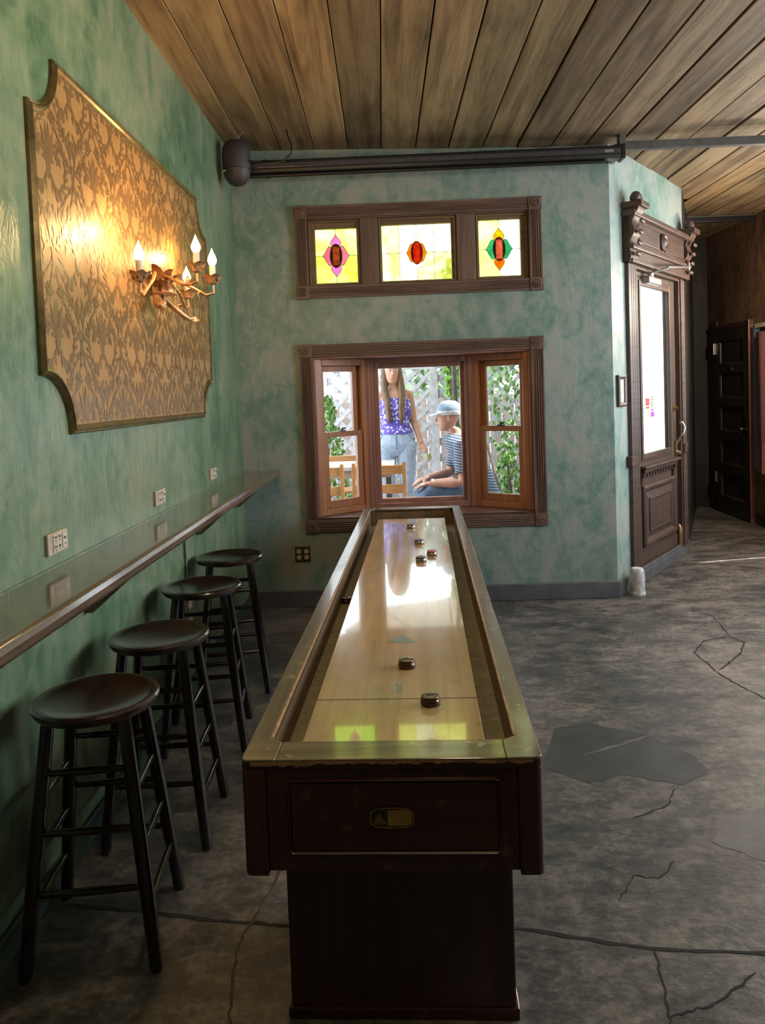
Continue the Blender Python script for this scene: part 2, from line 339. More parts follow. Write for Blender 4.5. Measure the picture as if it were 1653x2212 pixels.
# ------------------------------------------------------------------ mesh helpers
class MB:
    def __init__(s): s.v = []; s.f = []
    def add(s, vs_, fs, mat=None):
        o = len(s.v)
        s.v += [tuple(mat @ Vector(p)) if mat else tuple(p) for p in vs_]
        s.f += [tuple(i + o for i in f) for f in fs]; return s
    def box(s, a, b, mat=None):
        (x0, y0, z0), (x1, y1, z1) = a, b
        return s.add([(x0, y0, z0), (x1, y0, z0), (x1, y1, z0), (x0, y1, z0), (x0, y0, z1), (x1, y0, z1), (x1, y1, z1), (x0, y1, z1)],
                     [(0, 3, 2, 1), (4, 5, 6, 7), (0, 1, 5, 4), (1, 2, 6, 5), (2, 3, 7, 6), (3, 0, 4, 7)], mat)
    def loft(s, rings, cap=True, mat=None):
        n = len(rings[0]); vs_ = [p for r in rings for p in r]; fs = []
        for i in range(len(rings) - 1):
            for j in range(n):
                k = (j + 1) % n
                fs.append((i * n + j, i * n + k, (i + 1) * n + k, (i + 1) * n + j))
        if cap: fs += [tuple(range(n - 1, -1, -1)), tuple((len(rings) - 1) * n + j for j in range(n))]
        return s.add(vs_, fs, mat)
    def lathe(s, prof, n=24, mat=None, cap=True):
        rings = [[(r * math.cos(2 * math.pi * j / n), r * math.sin(2 * math.pi * j / n), z) for j in range(n)] for r, z in prof]
        return s.loft(rings, cap, mat)
    def tube(s, path, rad, n=8, mat=None, flat=1.0, up=(0, 0, 1)):
        P = [Vector(p) for p in path]
        if not isinstance(rad, (list, tuple)): rad = [rad] * len(P)
        rings = []; prev = None
        for i, p in enumerate(P):
            d = (P[min(i + 1, len(P) - 1)] - P[max(i - 1, 0)])
            d = d.normalized() if d.length > 1e-9 else Vector((0, 0, 1))
            if prev is None:
                a = Vector(up); a = a - d * a.dot(d)
                if a.length < 1e-3: a = Vector((1, 0, 0)) - d * d.x
            else: a = prev - d * prev.dot(d)
            a.normalize(); prev = a; b = d.cross(a)
            rings.append([p + a * (rad[i] * flat * math.cos(2 * math.pi * j / n)) + b * (rad[i] * math.sin(2 * math.pi * j / n)) for j in range(n)])
        return s.loft(rings, True, mat)
    def prism(s, pts, y0, y1, mat=None):
        """closed outline in x,z pushed through y0..y1"""
        n = len(pts)
        vs_ = [(x, y0, z) for x, z in pts] + [(x, y1, z) for x, z in pts]
        fs = [tuple(range(n)), tuple(range(2 * n - 1, n - 1, -1))] + [(i, (i + 1) % n, n + (i + 1) % n, n + i) for i in range(n)]
        return s.add(vs_, fs, mat)
    def ellipsoid(s, c, r, n=16, m=10, mat=None):
        rings = []
        for i in range(m + 1):
            t = math.pi * (i + 0.001) / (m + 0.002)
            rings.append([(c[0] + r[0] * math.sin(t) * math.cos(2 * math.pi * j / n), c[1] + r[1] * math.sin(t) * math.sin(2 * math.pi * j / n), c[2] - r[2] * math.cos(t)) for j in range(n)])
        return s.loft(rings, True, mat)
    def mesh(s, name, mat, smooth=False):
        me = bpy.data.meshes.new(name); me.from_pydata(s.v, [], s.f)
        bm = bmesh.new(); bm.from_mesh(me); bmesh.ops.recalc_face_normals(bm, faces=bm.faces); bm.to_mesh(me); bm.free()
        if mat is not None: me.materials.append(mat)
        if smooth: me.polygons.foreach_set('use_smooth', [True] * len(me.polygons))
        return me

def put(name, mb, mat, parent=None, loc=None, rot=None, smooth=False, bevel=0.0, world=False, label=None, seg=2):
    me = mb if isinstance(mb, bpy.types.Mesh) else mb.mesh(name, mat, smooth)
    o = bpy.data.objects.new(name, me); col.objects.link(o)
    if parent is not None:
        o.parent = parent
        if world: o.matrix_parent_inverse = (Matrix.Translation(parent.location) @ parent.rotation_euler.to_matrix().to_4x4()).inverted()
    if loc: o.location = loc
    if rot: o.rotation_euler = rot
    if bevel:
        b = o.modifiers.new('bevel', 'BEVEL'); b.width = bevel; b.segments = seg; b.limit_method = 'ANGLE'; b.angle_limit = R(40)
    elif smooth == 2:
        pass
    if smooth: 
        try: me.set_sharp_from_angle(angle=R(40))
        except Exception: pass
    if label: o['label'] = label
    return o
def tag(o, label, cat=None, group=None, kind=None):
    if label: o['label'] = label
    if cat: o['category'] = cat
    if group: o['group'] = group
    if kind: o['kind'] = kind
    return o
def thing(name, label, cat, loc=(0, 0, 0), rz=0.0, group=None, kind=None):
    o = bpy.data.objects.new(name, None); col.objects.link(o); o.empty_display_size = 0.1
    o.location = loc; o.rotation_euler = (0, 0, rz)
    return tag(o, label, cat, group, kind)
def structure(name, mb, mat, label=None, **k):
    o = put(name, mb, mat, **k); o['kind'] = 'structure'
    tag(o, label or name.replace('_', ' '), name.split('_')[0]); return o
def copy_tree(o, parent=None):
    c = o.copy(); col.objects.link(c)
    if parent is not None: c.parent = parent
    for ch in [x for x in o.children]: copy_tree(ch, c)
    return c
def wall_mb(L, z0, z1, t, holes):
    """x 0..L, y 0..t (y points away from the room), holes (x0, x1, z0, z1)"""
    xs = sorted({0, L} | {h[0] for h in holes} | {h[1] for h in holes}); zs = sorted({z0, z1} | {h[2] for h in holes} | {h[3] for h in holes})
    xs = [x for x in xs if 0 <= x <= L]; zs = [z for z in zs if z0 <= z <= z1]
    mb = MB()
    def solid(i, j):
        if i < 0 or j < 0 or i >= len(xs) - 1 or j >= len(zs) - 1: return False
        cx = (xs[i] + xs[i + 1]) / 2; cz = (zs[j] + zs[j + 1]) / 2
        return not any(h[0] < cx < h[1] and h[2] < cz < h[3] for h in holes)
    for i in range(len(xs) - 1):
        for j in range(len(zs) - 1):
            if not solid(i, j): continue
            a, b, c, d = xs[i], xs[i + 1], zs[j], zs[j + 1]
            mb.add([(a, 0, c), (b, 0, c), (b, 0, d), (a, 0, d)], [(0, 1, 2, 3)]); mb.add([(a, t, c), (b, t, c), (b, t, d), (a, t, d)], [(3, 2, 1, 0)])
            if not solid(i - 1, j): mb.add([(a, 0, c), (a, t, c), (a, t, d), (a, 0, d)], [(0, 3, 2, 1)])
            if not solid(i + 1, j): mb.add([(b, 0, c), (b, t, c), (b, t, d), (b, 0, d)], [(0, 1, 2, 3)])
            if not solid(i, j - 1): mb.add([(a, 0, c), (b, 0, c), (b, t, c), (a, t, c)], [(0, 3, 2, 1)])
            if not solid(i, j + 1): mb.add([(a, 0, d), (b, 0, d), (b, t, d), (a, t, d)], [(0, 1, 2, 3)])
    return mb
def sweep(path, prof, closed=True):
    """path: outline points (x, z) in a wall plane, prof: (inward offset, height towards the room)"""
    n = len(path); mb = MB(); rings = []
    P = [Vector(p) for p in path]
    area = sum(P[i].x * P[(i + 1) % n].y - P[(i + 1) % n].x * P[i].y for i in range(n))
    sg = 1 if area > 0 else -1
    for i in range(n):
        a = (P[i] - P[i - 1]).normalized(); b = (P[(i + 1) % n] - P[i]).normalized()
        na = Vector((-a.y, a.x)) * sg; nb = Vector((-b.y, b.x)) * sg
        m_ = na + nb; d = m_.dot(na); m_ = m_ / d if d > 0.35 else m_.normalized() * 1.3
        rings.append([(P[i].x + m_.x * o, -h, P[i].y + m_.y * o) for o, h in prof])
    k = len(prof); vs_ = [p for r in rings for p in r]; fs = []
    for i in range(n):
        i2 = (i + 1) % n
        for j in range(k):
            j2 = (j + 1) % k
            fs.append((i * k + j, i * k + j2, i2 * k + j2, i2 * k + j))
    return mb.add(vs_, fs)

# ------------------------------------------------------------------ room shell
XL, YF, XR, YE, YB = -1.178, 5.70, 3.88, 9.72, -3.6
B0 = Vector((1.58, 5.70, 0)); B1 = Vector((2.633, 7.146, 0))
DANG = math.atan2(B1.y - B0.y, B1.x - B0.x); DLEN = (B1 - B0).length
def ceil_z(x):
    pts = [(-2, 3.415), (-1.178, 3.39), (1.35, 3.318), (2.6, 3.345), (6, 3.355)]
    for (a, za), (b, zb) in zip(pts, pts[1:]):
        if x <= b: return za + (zb - za) * (x - a) / (b - a)
    return pts[-1][1]

fl = MB(); fl.box((XL - .2, YB - .2, -.12), (XR + .2, YF + .16, 0)); fl.box((1.45, YF + .16, -.12), (XR + .2, YE + .2, 0))
floor = structure('floor', fl, M['concrete'], 'worn grey concrete floor with cracks and patches')
def ribbon(name, pts, widths, z, mat, jit=0.0045, sub=8):
    P = []
    for (a, b) in zip(pts, pts[1:]):
        for k in range(sub): P.append(Vector(a).lerp(Vector(b), k / sub))
    P.append(Vector(pts[-1]))
    rnd = random.Random(len(pts) * 31 + int(pts[0][0] * 100))
    P = [p + Vector((rnd.uniform(-jit, jit), rnd.uniform(-jit, jit))) for p in P]
    mb = MB(); vs_ = []; fs = []
    for i, p in enumerate(P):
        d = (P[min(i + 1, len(P) - 1)] - P[max(0, i - 1)]).normalized(); nrm = Vector((-d.y, d.x))
        w = widths * rnd.uniform(0.35, .8) * (0.35 if i in (0, len(P) - 1) else 1)
        vs_ += [(p.x + nrm.x * w, p.y + nrm.y * w, z), (p.x - nrm.x * w, p.y - nrm.y * w, z)]
        if i: fs.append((2 * i - 2, 2 * i - 1, 2 * i + 1, 2 * i))
    mb.add(vs_, fs); return put(name, mb, mat, floor)
ribbon('crack', [(2.0, 5.36), (1.985, 5.3), (2.06, 5.15), (1.99, 4.73)], .006, .0012, M['crack'])
ribbon('crack', [(1.99, 4.73), (1.80, 4.66), (1.67, 4.46), (1.68, 4.28), (1.67, 4.16)], .008, .0012, M['crack'])
ribbon('crack', [(1.99, 4.73), (2.03, 4.62), (1.92, 4.42), (1.815, 4.3), (1.70, 4.18)], .010, .0013, M['crack'])
ribbon('crack', [(1.67, 4.16), (1.70, 4.0), (1.76, 3.78), (1.95, 3.5)], .009, .0012, M['crack'])
ribbon('crack', [(-1.1, 2.34), (-.65, 2.257), (-.377, 2.215), (-.1, 2.2), (.293, 2.19), (.62, 2.10), (.954, 2.07), (1.6, 2.0)], .011, .0012, M['crack'])
ribbon('crack', [(-.44, 2.6), (-.455, 2.44), (-.51, 2.2), (-.52, 2.1), (-.485, 1.86), (-.47, 1.5)], .008, .0013, M['crack_warm'])
ribbon('crack', [(.66, 2.09), (.64, 1.95), (.61, 1.82)], .005, .0012, M['crack'])
ribbon('crack', [(.62, 1.86), (.75, 1.90), (.90, 2.0)], .006, .0012, M['crack'])
ribbon('crack', [(.80, 2.75), (.95, 2.83), (1.02, 2.95)], .005, .0012, M['crack'])
ribbon('crack', [(.62, 2.30), (.70, 2.42), (.78, 2.40), (.86, 2.50)], .004, .0012, M['crack'])
ribbon('chip_line', [(.74, 3.24), (.92, 3.33), (1.09, 3.42)], .012, .0016, M['concrete_pale'])
def blob(name, pts, z, mat, jit=.006, sub=6):
    P = []; n = len(pts); rnd = random.Random(n)
    for i in range(n):
        for k in range(sub): P.append(Vector(pts[i]).lerp(Vector(pts[(i + 1) % n]), k / sub) + Vector((rnd.uniform(-jit, jit), rnd.uniform(-jit, jit))))
    mb = MB(); mb.add([(p.x, p.y, z) for p in P], [tuple(range(len(P)))]); return put(name, mb, mat, floor)
blob('patch', [(.66, 3.5), (.82, 3.56), (1.06, 3.42), (1.20, 3.2), (1.20, 3.06), (1.05, 2.98), (.85, 3.07), (.70, 3.0), (.55, 3.15)], .0010, M['concrete_dark'])
blob('patch', [(1.02, 2.60), (1.12, 2.72), (1.5, 2.9), (1.7, 2.6), (1.4, 2.35), (1.18, 2.42), (1.10, 2.52)], .0010, M['concrete_pale'], .01)

# ceiling: boards running away from the camera, turned a little off the wall
ceil_mb = MB(); ceil_mb.box((XL - .2, YB - .2, 3.46), (XR + .2, YF + .15, 3.56)); ceil_mb.loft([[(1.5, YF + .1, z), (XR + .2, YF + .1, z), (XR + .2, YE + .2, z), (3.66, YE + .2, z), (B1.x - .06, B1.y + .06, z)] for z in (3.46, 3.56)])
ceiling = structure('ceiling', ceil_mb, M['gap'], 'weathered bare wooden plank ceiling')
TURN = R(1.25); rp = random.Random(5)
k = 0; x = -1.30
while x < 4.0:
    w = 0.247 + rp.uniform(-.004, .004); gap = rp.choice([.004, .013, .017, .006, .020, .003])
    xm = x + w / 2
    if xm < 1.5: ye = YF + .06
    elif xm < 2.62: ye = YF + .04 + (xm - 1.58 + .14) * (B1.y - B0.y) / (B1.x - B0.x)
    elif xm < 3.6: ye = min(YE + .1, B1.y + .04 + (xm - B1.x) * 2.607)
    else: ye = YE + .1
    y0 = YB - .1
    zc = ceil_z(xm) + rp.uniform(-.004, .004); slope = (ceil_z(xm + .1) - ceil_z(xm - .1)) / .2
    mb = MB(); mb.box((-(w - gap) / 2, y0 - YF, 0), ((w - gap) / 2, ye - YF, .028))
    put('plank', mb, M['plank'], ceiling, loc=(xm, YF, zc), rot=(0, -math.atan(slope), TURN), bevel=.003, seg=1)
    x += w

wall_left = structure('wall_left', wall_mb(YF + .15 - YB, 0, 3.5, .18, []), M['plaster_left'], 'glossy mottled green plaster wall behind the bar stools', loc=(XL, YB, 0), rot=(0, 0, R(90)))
# openings in the far wall (local x = world x - XL)
UP = (-.645, .998, 2.372, 2.878); LO = (-.640, .985, .655, 1.868)
wall_back = structure('wall_back', wall_mb(B0.x - XL, 0, 3.5, .15, [(h[0] - XL, h[1] - XL, h[2], h[3]) for h in (UP, LO)]), M['plaster'], 'mottled green plaster wall with two windows', loc=(XL, YF, 0))
DO = (.47, 1.60, .07, 2.50)
wall_side = structure('wall_angled', wall_mb(DLEN, 0, 3.5, .13, [DO]), M['plaster'], 'angled green plaster wall holding the glazed door', loc=B0, rot=(0, 0, DANG))
# beyond: dark passage wall, brown right-hand wall with the street opening, end wall, wall behind the camera
dirp = Vector((3.70 - B1.x, YE - B1.y, 0)); 
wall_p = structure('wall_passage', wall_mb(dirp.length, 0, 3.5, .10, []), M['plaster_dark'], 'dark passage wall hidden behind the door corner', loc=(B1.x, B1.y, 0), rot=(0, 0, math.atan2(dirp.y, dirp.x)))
def ry(y): return YE - y
SLIT = (6.955, 7.02)  # unseen slit added to throw the thin sun streak on the floor
wall_right = structure('wall_right', wall_mb(YE - YB, 0, 3.5, .16, [(ry(b), ry(a), 1.20, 3.05) for a, b in OPENINGS] + [(ry(SLIT[1]), ry(SLIT[0]), .0, 2.2)]), M['plaster_brown'], 'brown plaster wall with the dark panelled door', loc=(XR, YE, 0), rot=(0, 0, R(-90)))
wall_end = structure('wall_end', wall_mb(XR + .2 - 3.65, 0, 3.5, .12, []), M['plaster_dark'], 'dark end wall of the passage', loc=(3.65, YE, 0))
wall_front = structure('wall_front', wall_mb(XR - XL + .3, 0, 3.5, .15, []), M['plaster_brown'], 'brown wall behind the camera', loc=(XR + .15, YB, 0), rot=(0, 0, R(180)))
# skirting
bb = MB(); bb.box((XL, YF - .022, 0), (B0.x + .01, YF, .125)); structure('baseboard_back', bb, M['base_grey'], 'grey painted skirting under the green window wall', bevel=.006)
bb = MB(); bb.box((0, -.02, 0), (DLEN + .01, 0, .12)); o = structure('baseboard_angled', bb, M['base_grey'], 'grey skirting along the angled wall under the door', bevel=.006, loc=B0, rot=(0, 0, DANG))
bb = MB(); bb.box((XL, YB, 0), (XL + .018, YF - .022, .09)); structure('baseboard_left', bb, M['base_left'], 'dark green skirting along the stool wall', bevel=.005)
bb = MB(); bb.box((XR - .02, SLIT[1] + .05, 0), (XR, 8.42, .12)); structure('baseboard_right', bb, M['door_dark'], 'dark skirting on the brown wall', bevel=.005)
# street side of the right-hand opening: pavement and an unseen slab added to block the sun
pv = MB(); pv.box((XR + .16, YB - 6, -.12), (XR + 14, YE + 4, -.02)); structure('pavement', pv, M['street'], 'sunlit pavement outside the street opening')
aw = MB(); aw.box((XR + .16, YB, 3.12), (XR + 2.75, 6.93, 3.18)); structure('roof_awning', aw, M['white_trim'], 'unseen flat slab added to block sun from the street opening')

# ------------------------------------------------------------------ windows
def fluted(L, w, d, n=4):
    pr = [(0, 0), (0, -d)]; m = w * .12; s = (w - 2 * m) / n
    for i in range(n):
        z = m + i * s
        pr += [(z, -d), (z + s * .18, -d + .006), (z + s * .36, -d + .006), (z + s * .5, -d - .002)]
    pr += [(w - m, -d), (w, -d), (w, 0)]
    mb = MB(); mb.loft([[(0, y, z) for z, y in pr], [(L, y, z) for z, y in pr]]); return mb
def bull(parent, x, z, s, d):
    o = put('corner_block', MB().box((-s / 2, -d, -s / 2), (s / 2, 0, s / 2)), M['casing'], parent, loc=(x, 0, z), bevel=.003)
    prof = [(s * .34, 0), (s * .34, .006), (s * .30, .009), (s * .25, .003), (s * .20, .003), (s * .17, .008), (s * .12, .009), (s * .08, .003), (s * .05, .006), (.001, .008)]
    put('bullseye', MB().lathe(prof, 24), M['casing'], o, loc=(0, -d, 0), rot=(R(90), 0, 0), smooth=True)
def casing(parent, x0, x1, z0, z1, w=.088, d=.028):
    bw = w + .008
    for (xa, za) in ((x0, z0), (x1, z0), (x0, z1), (x1, z1)):
        bull(parent, xa + (bw / 2 if xa == x0 else -bw / 2), za + (bw / 2 if za == z0 else -bw / 2), bw, d + .008)
    put('casing_board', fluted(x1 - x0 - 2 * bw, w, d), M['casing'], parent, loc=(x0 + bw, 0, z1 - w - .004))
    put('casing_board', fluted(x1 - x0 - 2 * bw, w, d), M['casing'], parent, loc=(x0 + bw, 0, z0 + .004))
    put('casing_board', fluted(z1 - z0 - 2 * bw, w, d), M['casing'], parent, loc=(x0 + .004 + w, 0, z0 + bw), rot=(0, R(-90), 0))
    put('casing_board', fluted(z1 - z0 - 2 * bw, w, d), M['casing'], parent, loc=(x1 - .004, 0, z0 + bw), rot=(0, R(-90), 0))
def rect_frame(x0, x1, z0, z1, wl, wr, wb, wt, y0, y1):
    """four bars, mitred by butting"""
    mb = MB(); mb.box((x0, y0, z0), (x0 + wl, y1, z1)); mb.box((x1 - wr, y0, z0), (x1, y1, z1))
    mb.box((x0 + wl, y0, z0), (x1 - wr, y1, z0 + wb)); mb.box((x0 + wl, y0, z1 - wt), (x1 - wr, y1, z1)); return mb

win1 = thing('window_1', 'wide transom window with three stained glass sashes', 'window', (0, YF, 0), kind='structure')
casing(win1, -.728, 1.082, 2.290, 2.968)
put('jamb', rect_frame(UP[0] - .001, UP[1] + .001, UP[2] - .001, UP[3] + .001, .012, .012, .012, .012, .0, .15), M['casing'], win1)
for a, b in ((-.246, -.116), (.463, .599)):
    put('mullion', MB().box((a, -.004, UP[2] + .012), (b, .09, UP[3] - .012)), M['casing_v'], win1, bevel=.004)
GY = .045
def petal(w0, L, tip, n=16):
    """half outline from the waist (0) out to the tip, ogee shaped: list of (along, half width)"""
    out_ = []
    for i in range(n + 1):
        t = i / n
        h = w0 * (.80 + .20 * math.sin(math.pi * .5 * t / .28)) if t < .28 else w0 * (.5 + .5 * math.cos(math.pi * (t - .28) / .72)) ** .85
        out_.append((t * L, max(h, 0.0)))
    return out_
def stained_sash(x0, x1, z0, z1, g, cx, cz, cols, grid=False):
    """sash timber + leaded panes. g: glass rectangle"""
    gx0, gx1, gz0, gz1 = g
    sash = put('sash', rect_frame(x0, x1, z0, z1, gx0 - x0, x1 - gx1, gz0 - z0, z1 - gz1, .022, .07), M['sash_old'], win1, bevel=.004)
    put('sash_bead', rect_frame(x0 + .012, x1 - .012, z0 + .012, z1 - .012, .014, .016, .016, .016, .008, .03), M['sash_old'], sash, bevel=.003)
    ox, oz, ot, sx, sw, tl, tw = cols['oval'][0], cols['oval'][1], .004, cols['side'][0], cols['side'][1], cols['tip'][0], cols['tip'][1]
    tp = petal(tw, tl, 1); sp = petal(sw, sx, 1)
    ts, ss = oz * .80, ox * .55           # where petals start from the oval's middle
    lead = MB(); y = GY
    def wire(pts, r=.0022):
        lead.tube([(px_, y, pz) for px_, pz in pts], r, 6, up=(0, 1, 0))
    def pane(pts, mat):
        mb = MB(); mb.prism(pts, y - .0012, y + .0012); put('pane', mb, mat, sash)
    # outlines
    def top_side(sg, up): return [(cx + sg * h, cz + up * (ts + a)) for a, h in tp]
    def lat_side(sg, up): return [(cx + sg * (ss + a), cz + up * h) for a, h in sp]
    L_, R_ = (gx0, gx1) if not grid else (cx - grid, cx + grid)
    for sg, xe in ((1, R_), (-1, L_)):
        for up, ze, key in ((1, gz1, 'bt'), (-1, gz0, 'bb')):
            a = top_side(sg, up); b = lat_side(sg, up)
            poly = [(cx, ze), (xe, ze), (xe, cz)] + b[::-1] + a
            if sg * up < 0: poly = poly[::-1]
            pane(poly, M[cols[key][0 if sg < 0 else 1]])
    for up, key in ((1, 'top'), (-1, 'bot')):
        a = top_side(1, up); b = top_side(-1, up); poly = a + b[::-1][1:]
        pane(poly, M[cols[key]]); wire(a); wire(b); wire([(cx, cz + up * (ts + tl)), (cx, gz1 if up > 0 else gz0)])
    for sg in (1, -1):
        a = lat_side(sg, 1); b = lat_side(sg, -1)
        pane(a + b[::-1][1:], M[cols['lat']]); wire(a); wire(b); wire([(cx + sg * (ss + sx), cz), (gx1 if sg > 0 else gx0, cz)])
    el = [(cx + ox * math.cos(t * math.pi / 16), cz + oz * math.sin(t * math.pi / 16)) for t in range(32)]
    mb = MB(); mb.prism(el, y - .006, y - .002); put('pane', mb, M[cols['mid']], sash)
    lead.tube([(a, y - .003, b) for a, b in el + el[:2]], .0034, 6, up=(0, 1, 0))
    if grid:
        for sg, xe in ((-1, gx0), (1, gx1)):
            xa = cx + sg * grid; lo, hi = min(xa, xe), max(xa, xe)
            pane([(lo, gz0), (hi, gz0), (hi, cz), (lo, cz)], M['g_pale']); pane([(lo, cz), (hi, cz), (hi, gz1), (lo, gz1)], M['g_pale' if sg < 0 else 'g_clear'])
            wire([(xa, gz0), (xa, gz1)])
    put('lead_came', lead, M['lead'], sash, smooth=True)
stained_sash(-.640, -.240, 2.376, 2.874, (-.580, -.274, 2.408, 2.806), -.430, 2.608, dict(oval=(.044, .086), side=(.078, .072), tip=(.092, .038), bt=('g_pale', 'g_pale'), bb=('g_lime', 'g_lime'), top='g_pink', bot='g_pink', lat='g_rose', mid='g_brown'))
stained_sash(-.122, .469, 2.376, 2.874, (-.088, .422, 2.402, 2.815), .168, 2.608, dict(oval=(.042, .084), side=(.055, .068), tip=(.066, .030), bt=('g_clear', 'g_clear'), bb=('g_clear', 'g_pale'), top='g_clear', bot='g_clear', lat='g_orange', mid='g_red'), grid=.128)
stained_sash(.593, .994, 2.376, 2.874, (.626, .930, 2.412, 2.824), .776, 2.610, dict(oval=(.044, .086), side=(.078, .072), tip=(.092, .038), bt=('g_pale', 'g_clear'), bb=('g_pale', 'g_clear'), top='g_yellow', bot='g_orange', lat='g_green', mid='g_coral'))

# bay window
win2 = thing('window_2', 'wooden bay window with a fixed centre pane and two side sashes', 'window', (0, YF, 0), kind='structure')
casing(win2, -.728, 1.072, .560, 1.958)
BD = .32
jp = [(-.62, .02), (-.25, BD), (.56, BD), (.958, .02)]
put('sill', MB().loft([[(LO[0] + .003, -.012, z), (LO[1] - .003, -.012, z), (LO[1] - .003, .10, z), (.60, BD + .14, z), (-.29, BD + .14, z), (LO[0] + .003, .10, z)] for z in (.640, .668)]), M['sill'], win2, bevel=.004)
put('head_board', MB().loft([[(LO[0] + .003, .0, z), (LO[1] - .003, .0, z), (LO[1] - .003, .10, z), (.60, BD + .14, z), (-.29, BD + .14, z), (LO[0] + .003, .10, z)] for z in (1.852, 1.885)]), M['sash_rose'], win2)
for x_, sg in ((LO[0] + .002, 1), (LO[1] - .002, -1)):
    put('jamb', MB().box((min(x_, x_ + sg * .022), 0, .668), (max(x_, x_ + sg * .022), .05, 1.852)), M['sash_rose'], win2, bevel=.003)
# centre picture window
c = put('picture_frame', rect_frame(-.25, .56, .668, 1.852, .05, .05, .045, .045, BD, BD + .09), M['sash_rose'], win2, bevel=.004)
put('sash', rect_frame(-.20, .51, .713, 1.807, .042, .030, .034, .034, BD + .022, BD + .07), M['sash_rose'], c, bevel=.004)
put('pane', MB().box((-.160, BD + .045, .744), (.484, BD + .049, 1.776)), M['glass'], c)
def side_sash(p0, p1, flip):
    L = math.hypot(p1[0] - p0[0], p1[1] - p0[1]); ang = math.atan2(p1[1] - p0[1], p1[0] - p0[0])
    e = put('side_frame', rect_frame(0, L, .668, 1.852, .062, .05, .05, .05, 0, .085), M['sash_orange'], win2, loc=(p0[0], p0[1], 0), rot=(0, 0, ang), bevel=.005)
    a, b = (.062, L - .05)
    put('sash', rect_frame(a, b, 1.26, 1.802, .045, .05, .035, .045, .05, .08), M['sash_orange'], e, bevel=.004)
    put('sash', rect_frame(a, b, .718, 1.30, .045, .05, .06, .042, .012, .046), M['sash_orange'], e, bevel=.004)
    put('pane', MB().box((a + .045, .064, 1.295), (b - .05, .068, 1.757)), M['glass'], e)
    put('pane', MB().box((a + .045, .028, .778), (b - .05, .032, 1.258)), M['glass'], e)
    lk = MB(); lk.box((L / 2 - .025, .0, 1.30), (L / 2 + .025, .035, 1.309)); lk.tube([(L / 2, .018, 1.309), (L / 2, .018, 1.319), (L / 2 + .03, .012, 1.324)], [.012, .010, .006], 8)
    put('sash_lock', lk, M['black_metal'], e)
side_sash(jp[0], jp[1], 0); side_sash(jp[2], jp[3], 1)
for p in (jp[1], jp[2]):
    put('corner_post', MB().box((p[0] - .02, p[1] - .008, .668), (p[0] + .02, p[1] + .10, 1.852)), M['sash_rose'], win2, bevel=.004)
put('outer_trim', MB().box((-.36, BD + .145, .60), (.67, BD + .18, .69)), M['white_trim'], win2)
put('outer_trim', MB().box((.625, BD + .02, .69), (.665, BD + .10, 1.85)), M['white_trim'], win2)

# ------------------------------------------------------------------ glazed front door in the angled wall
door1 = thing('door_1', 'tall carved wooden door with a bright glass pane', 'door', B0, DANG, kind='structure')
D = door1
def dbox(name, a, b, mat, parent=D, bevel=.004): return put(name, MB().box(a, b), mat, parent, bevel=bevel)
put('casing_board', fluted(2.44, .17, .03, 3), M['door_wood'], D, loc=(.455, 0, .10), rot=(0, R(-90), 0))
put('casing_board', fluted(2.44, .11, .03, 2), M['door_wood'], D, loc=(1.715, 0, .10), rot=(0, R(-90), 0))
dbox('jamb', (.455, -.02, .07), (.485, .12, 2.50), M['door_wood']); dbox('jamb', (1.585, -.02, .07), (1.61, .12, 2.50), M['door_wood'])
dbox('jamb', (.485, -.02, 2.48), (1.585, .12, 2.51), M['door_wood'])
dbox('threshold', (.45, -.028, .0), (1.62, .12, .085), M['base_grey'])
# header with carved brackets and a rosette crest
hd = dbox('header', (.24, -.06, 2.50), (1.76, 0, 2.86), M['door_carved'])
put('header_moulding', MB().box((.24, -.09, 2.60), (1.76, -.055, 2.635)), M['door_wood'], hd, bevel=.008)
put('header_moulding', MB().box((.22, -.11, 2.84), (1.78, 0, 2.885)), M['door_wood'], hd, bevel=.010)
put('header_moulding', MB().box((.26, -.075, 2.50), (1.74, -.055, 2.53)), M['door_wood'], hd, bevel=.006)
for a, b in ((.42, .92), (1.06, 1.58)):
    put('header_panel', MB().box((a, -.072, 2.665), (b, -.058, 2.81)), M['door_carved'], hd, bevel=.008)
def bracket(x):
    mb = MB(); pr = []
    for i in range(25):
        t = i / 24; z = 2.50 + .42 * t
        pr.append((-.05 - .07 * t ** 1.4 - .016 * math.sin(t * 15), z))
    pts = [(y, z) for y, z in pr] + [(0, 2.92), (0, 2.50)]
    rings = [[(x + dx, y, z) for y, z in pts] for dx in (-.07, .07)]
    mb.loft(rings); o = put('bracket', mb, M['door_carved'], D, bevel=.004)
    for i, zz in enumerate((2.56, 2.64, 2.72, 2.80)):
        put('bead', MB().ellipsoid((x, -.10 - .012 * i, zz), (.050, .014, .020), 12, 8), M['door_carved'], o, smooth=True)
    cap = put('bracket_cap', MB().box((x - .09, -.16, 2.90), (x + .09, 0, 2.945)), M['door_carved'], D, bevel=.008)
    for k_ in range(5):
        a = R(-60 + 30 * k_); put('crest_leaf', MB().ellipsoid((x + .05 * math.sin(a), -.09, 2.95 + .045 * math.cos(a)), (.022, .035, .035), 10, 6), M['door_carved'], cap, smooth=True)
bracket(.31); bracket(1.70)
put('rosette', MB().lathe([(.07, 0), (.07, .02), (.055, .035), (.04, .025), (.025, .04), (.001, .045)], 20), M['door_carved'], D, loc=(1.0, -.06, 2.74), rot=(R(90), 0, 0), smooth=True)
for x_ in (.31, 1.66): dbox('plinth_block', (x_ - .075 if x_ < 1 else x_ - .05, -.045, .95), (x_ + .075 if x_ < 1 else x_ + .05, -.005, 1.03), M['door_carved'])
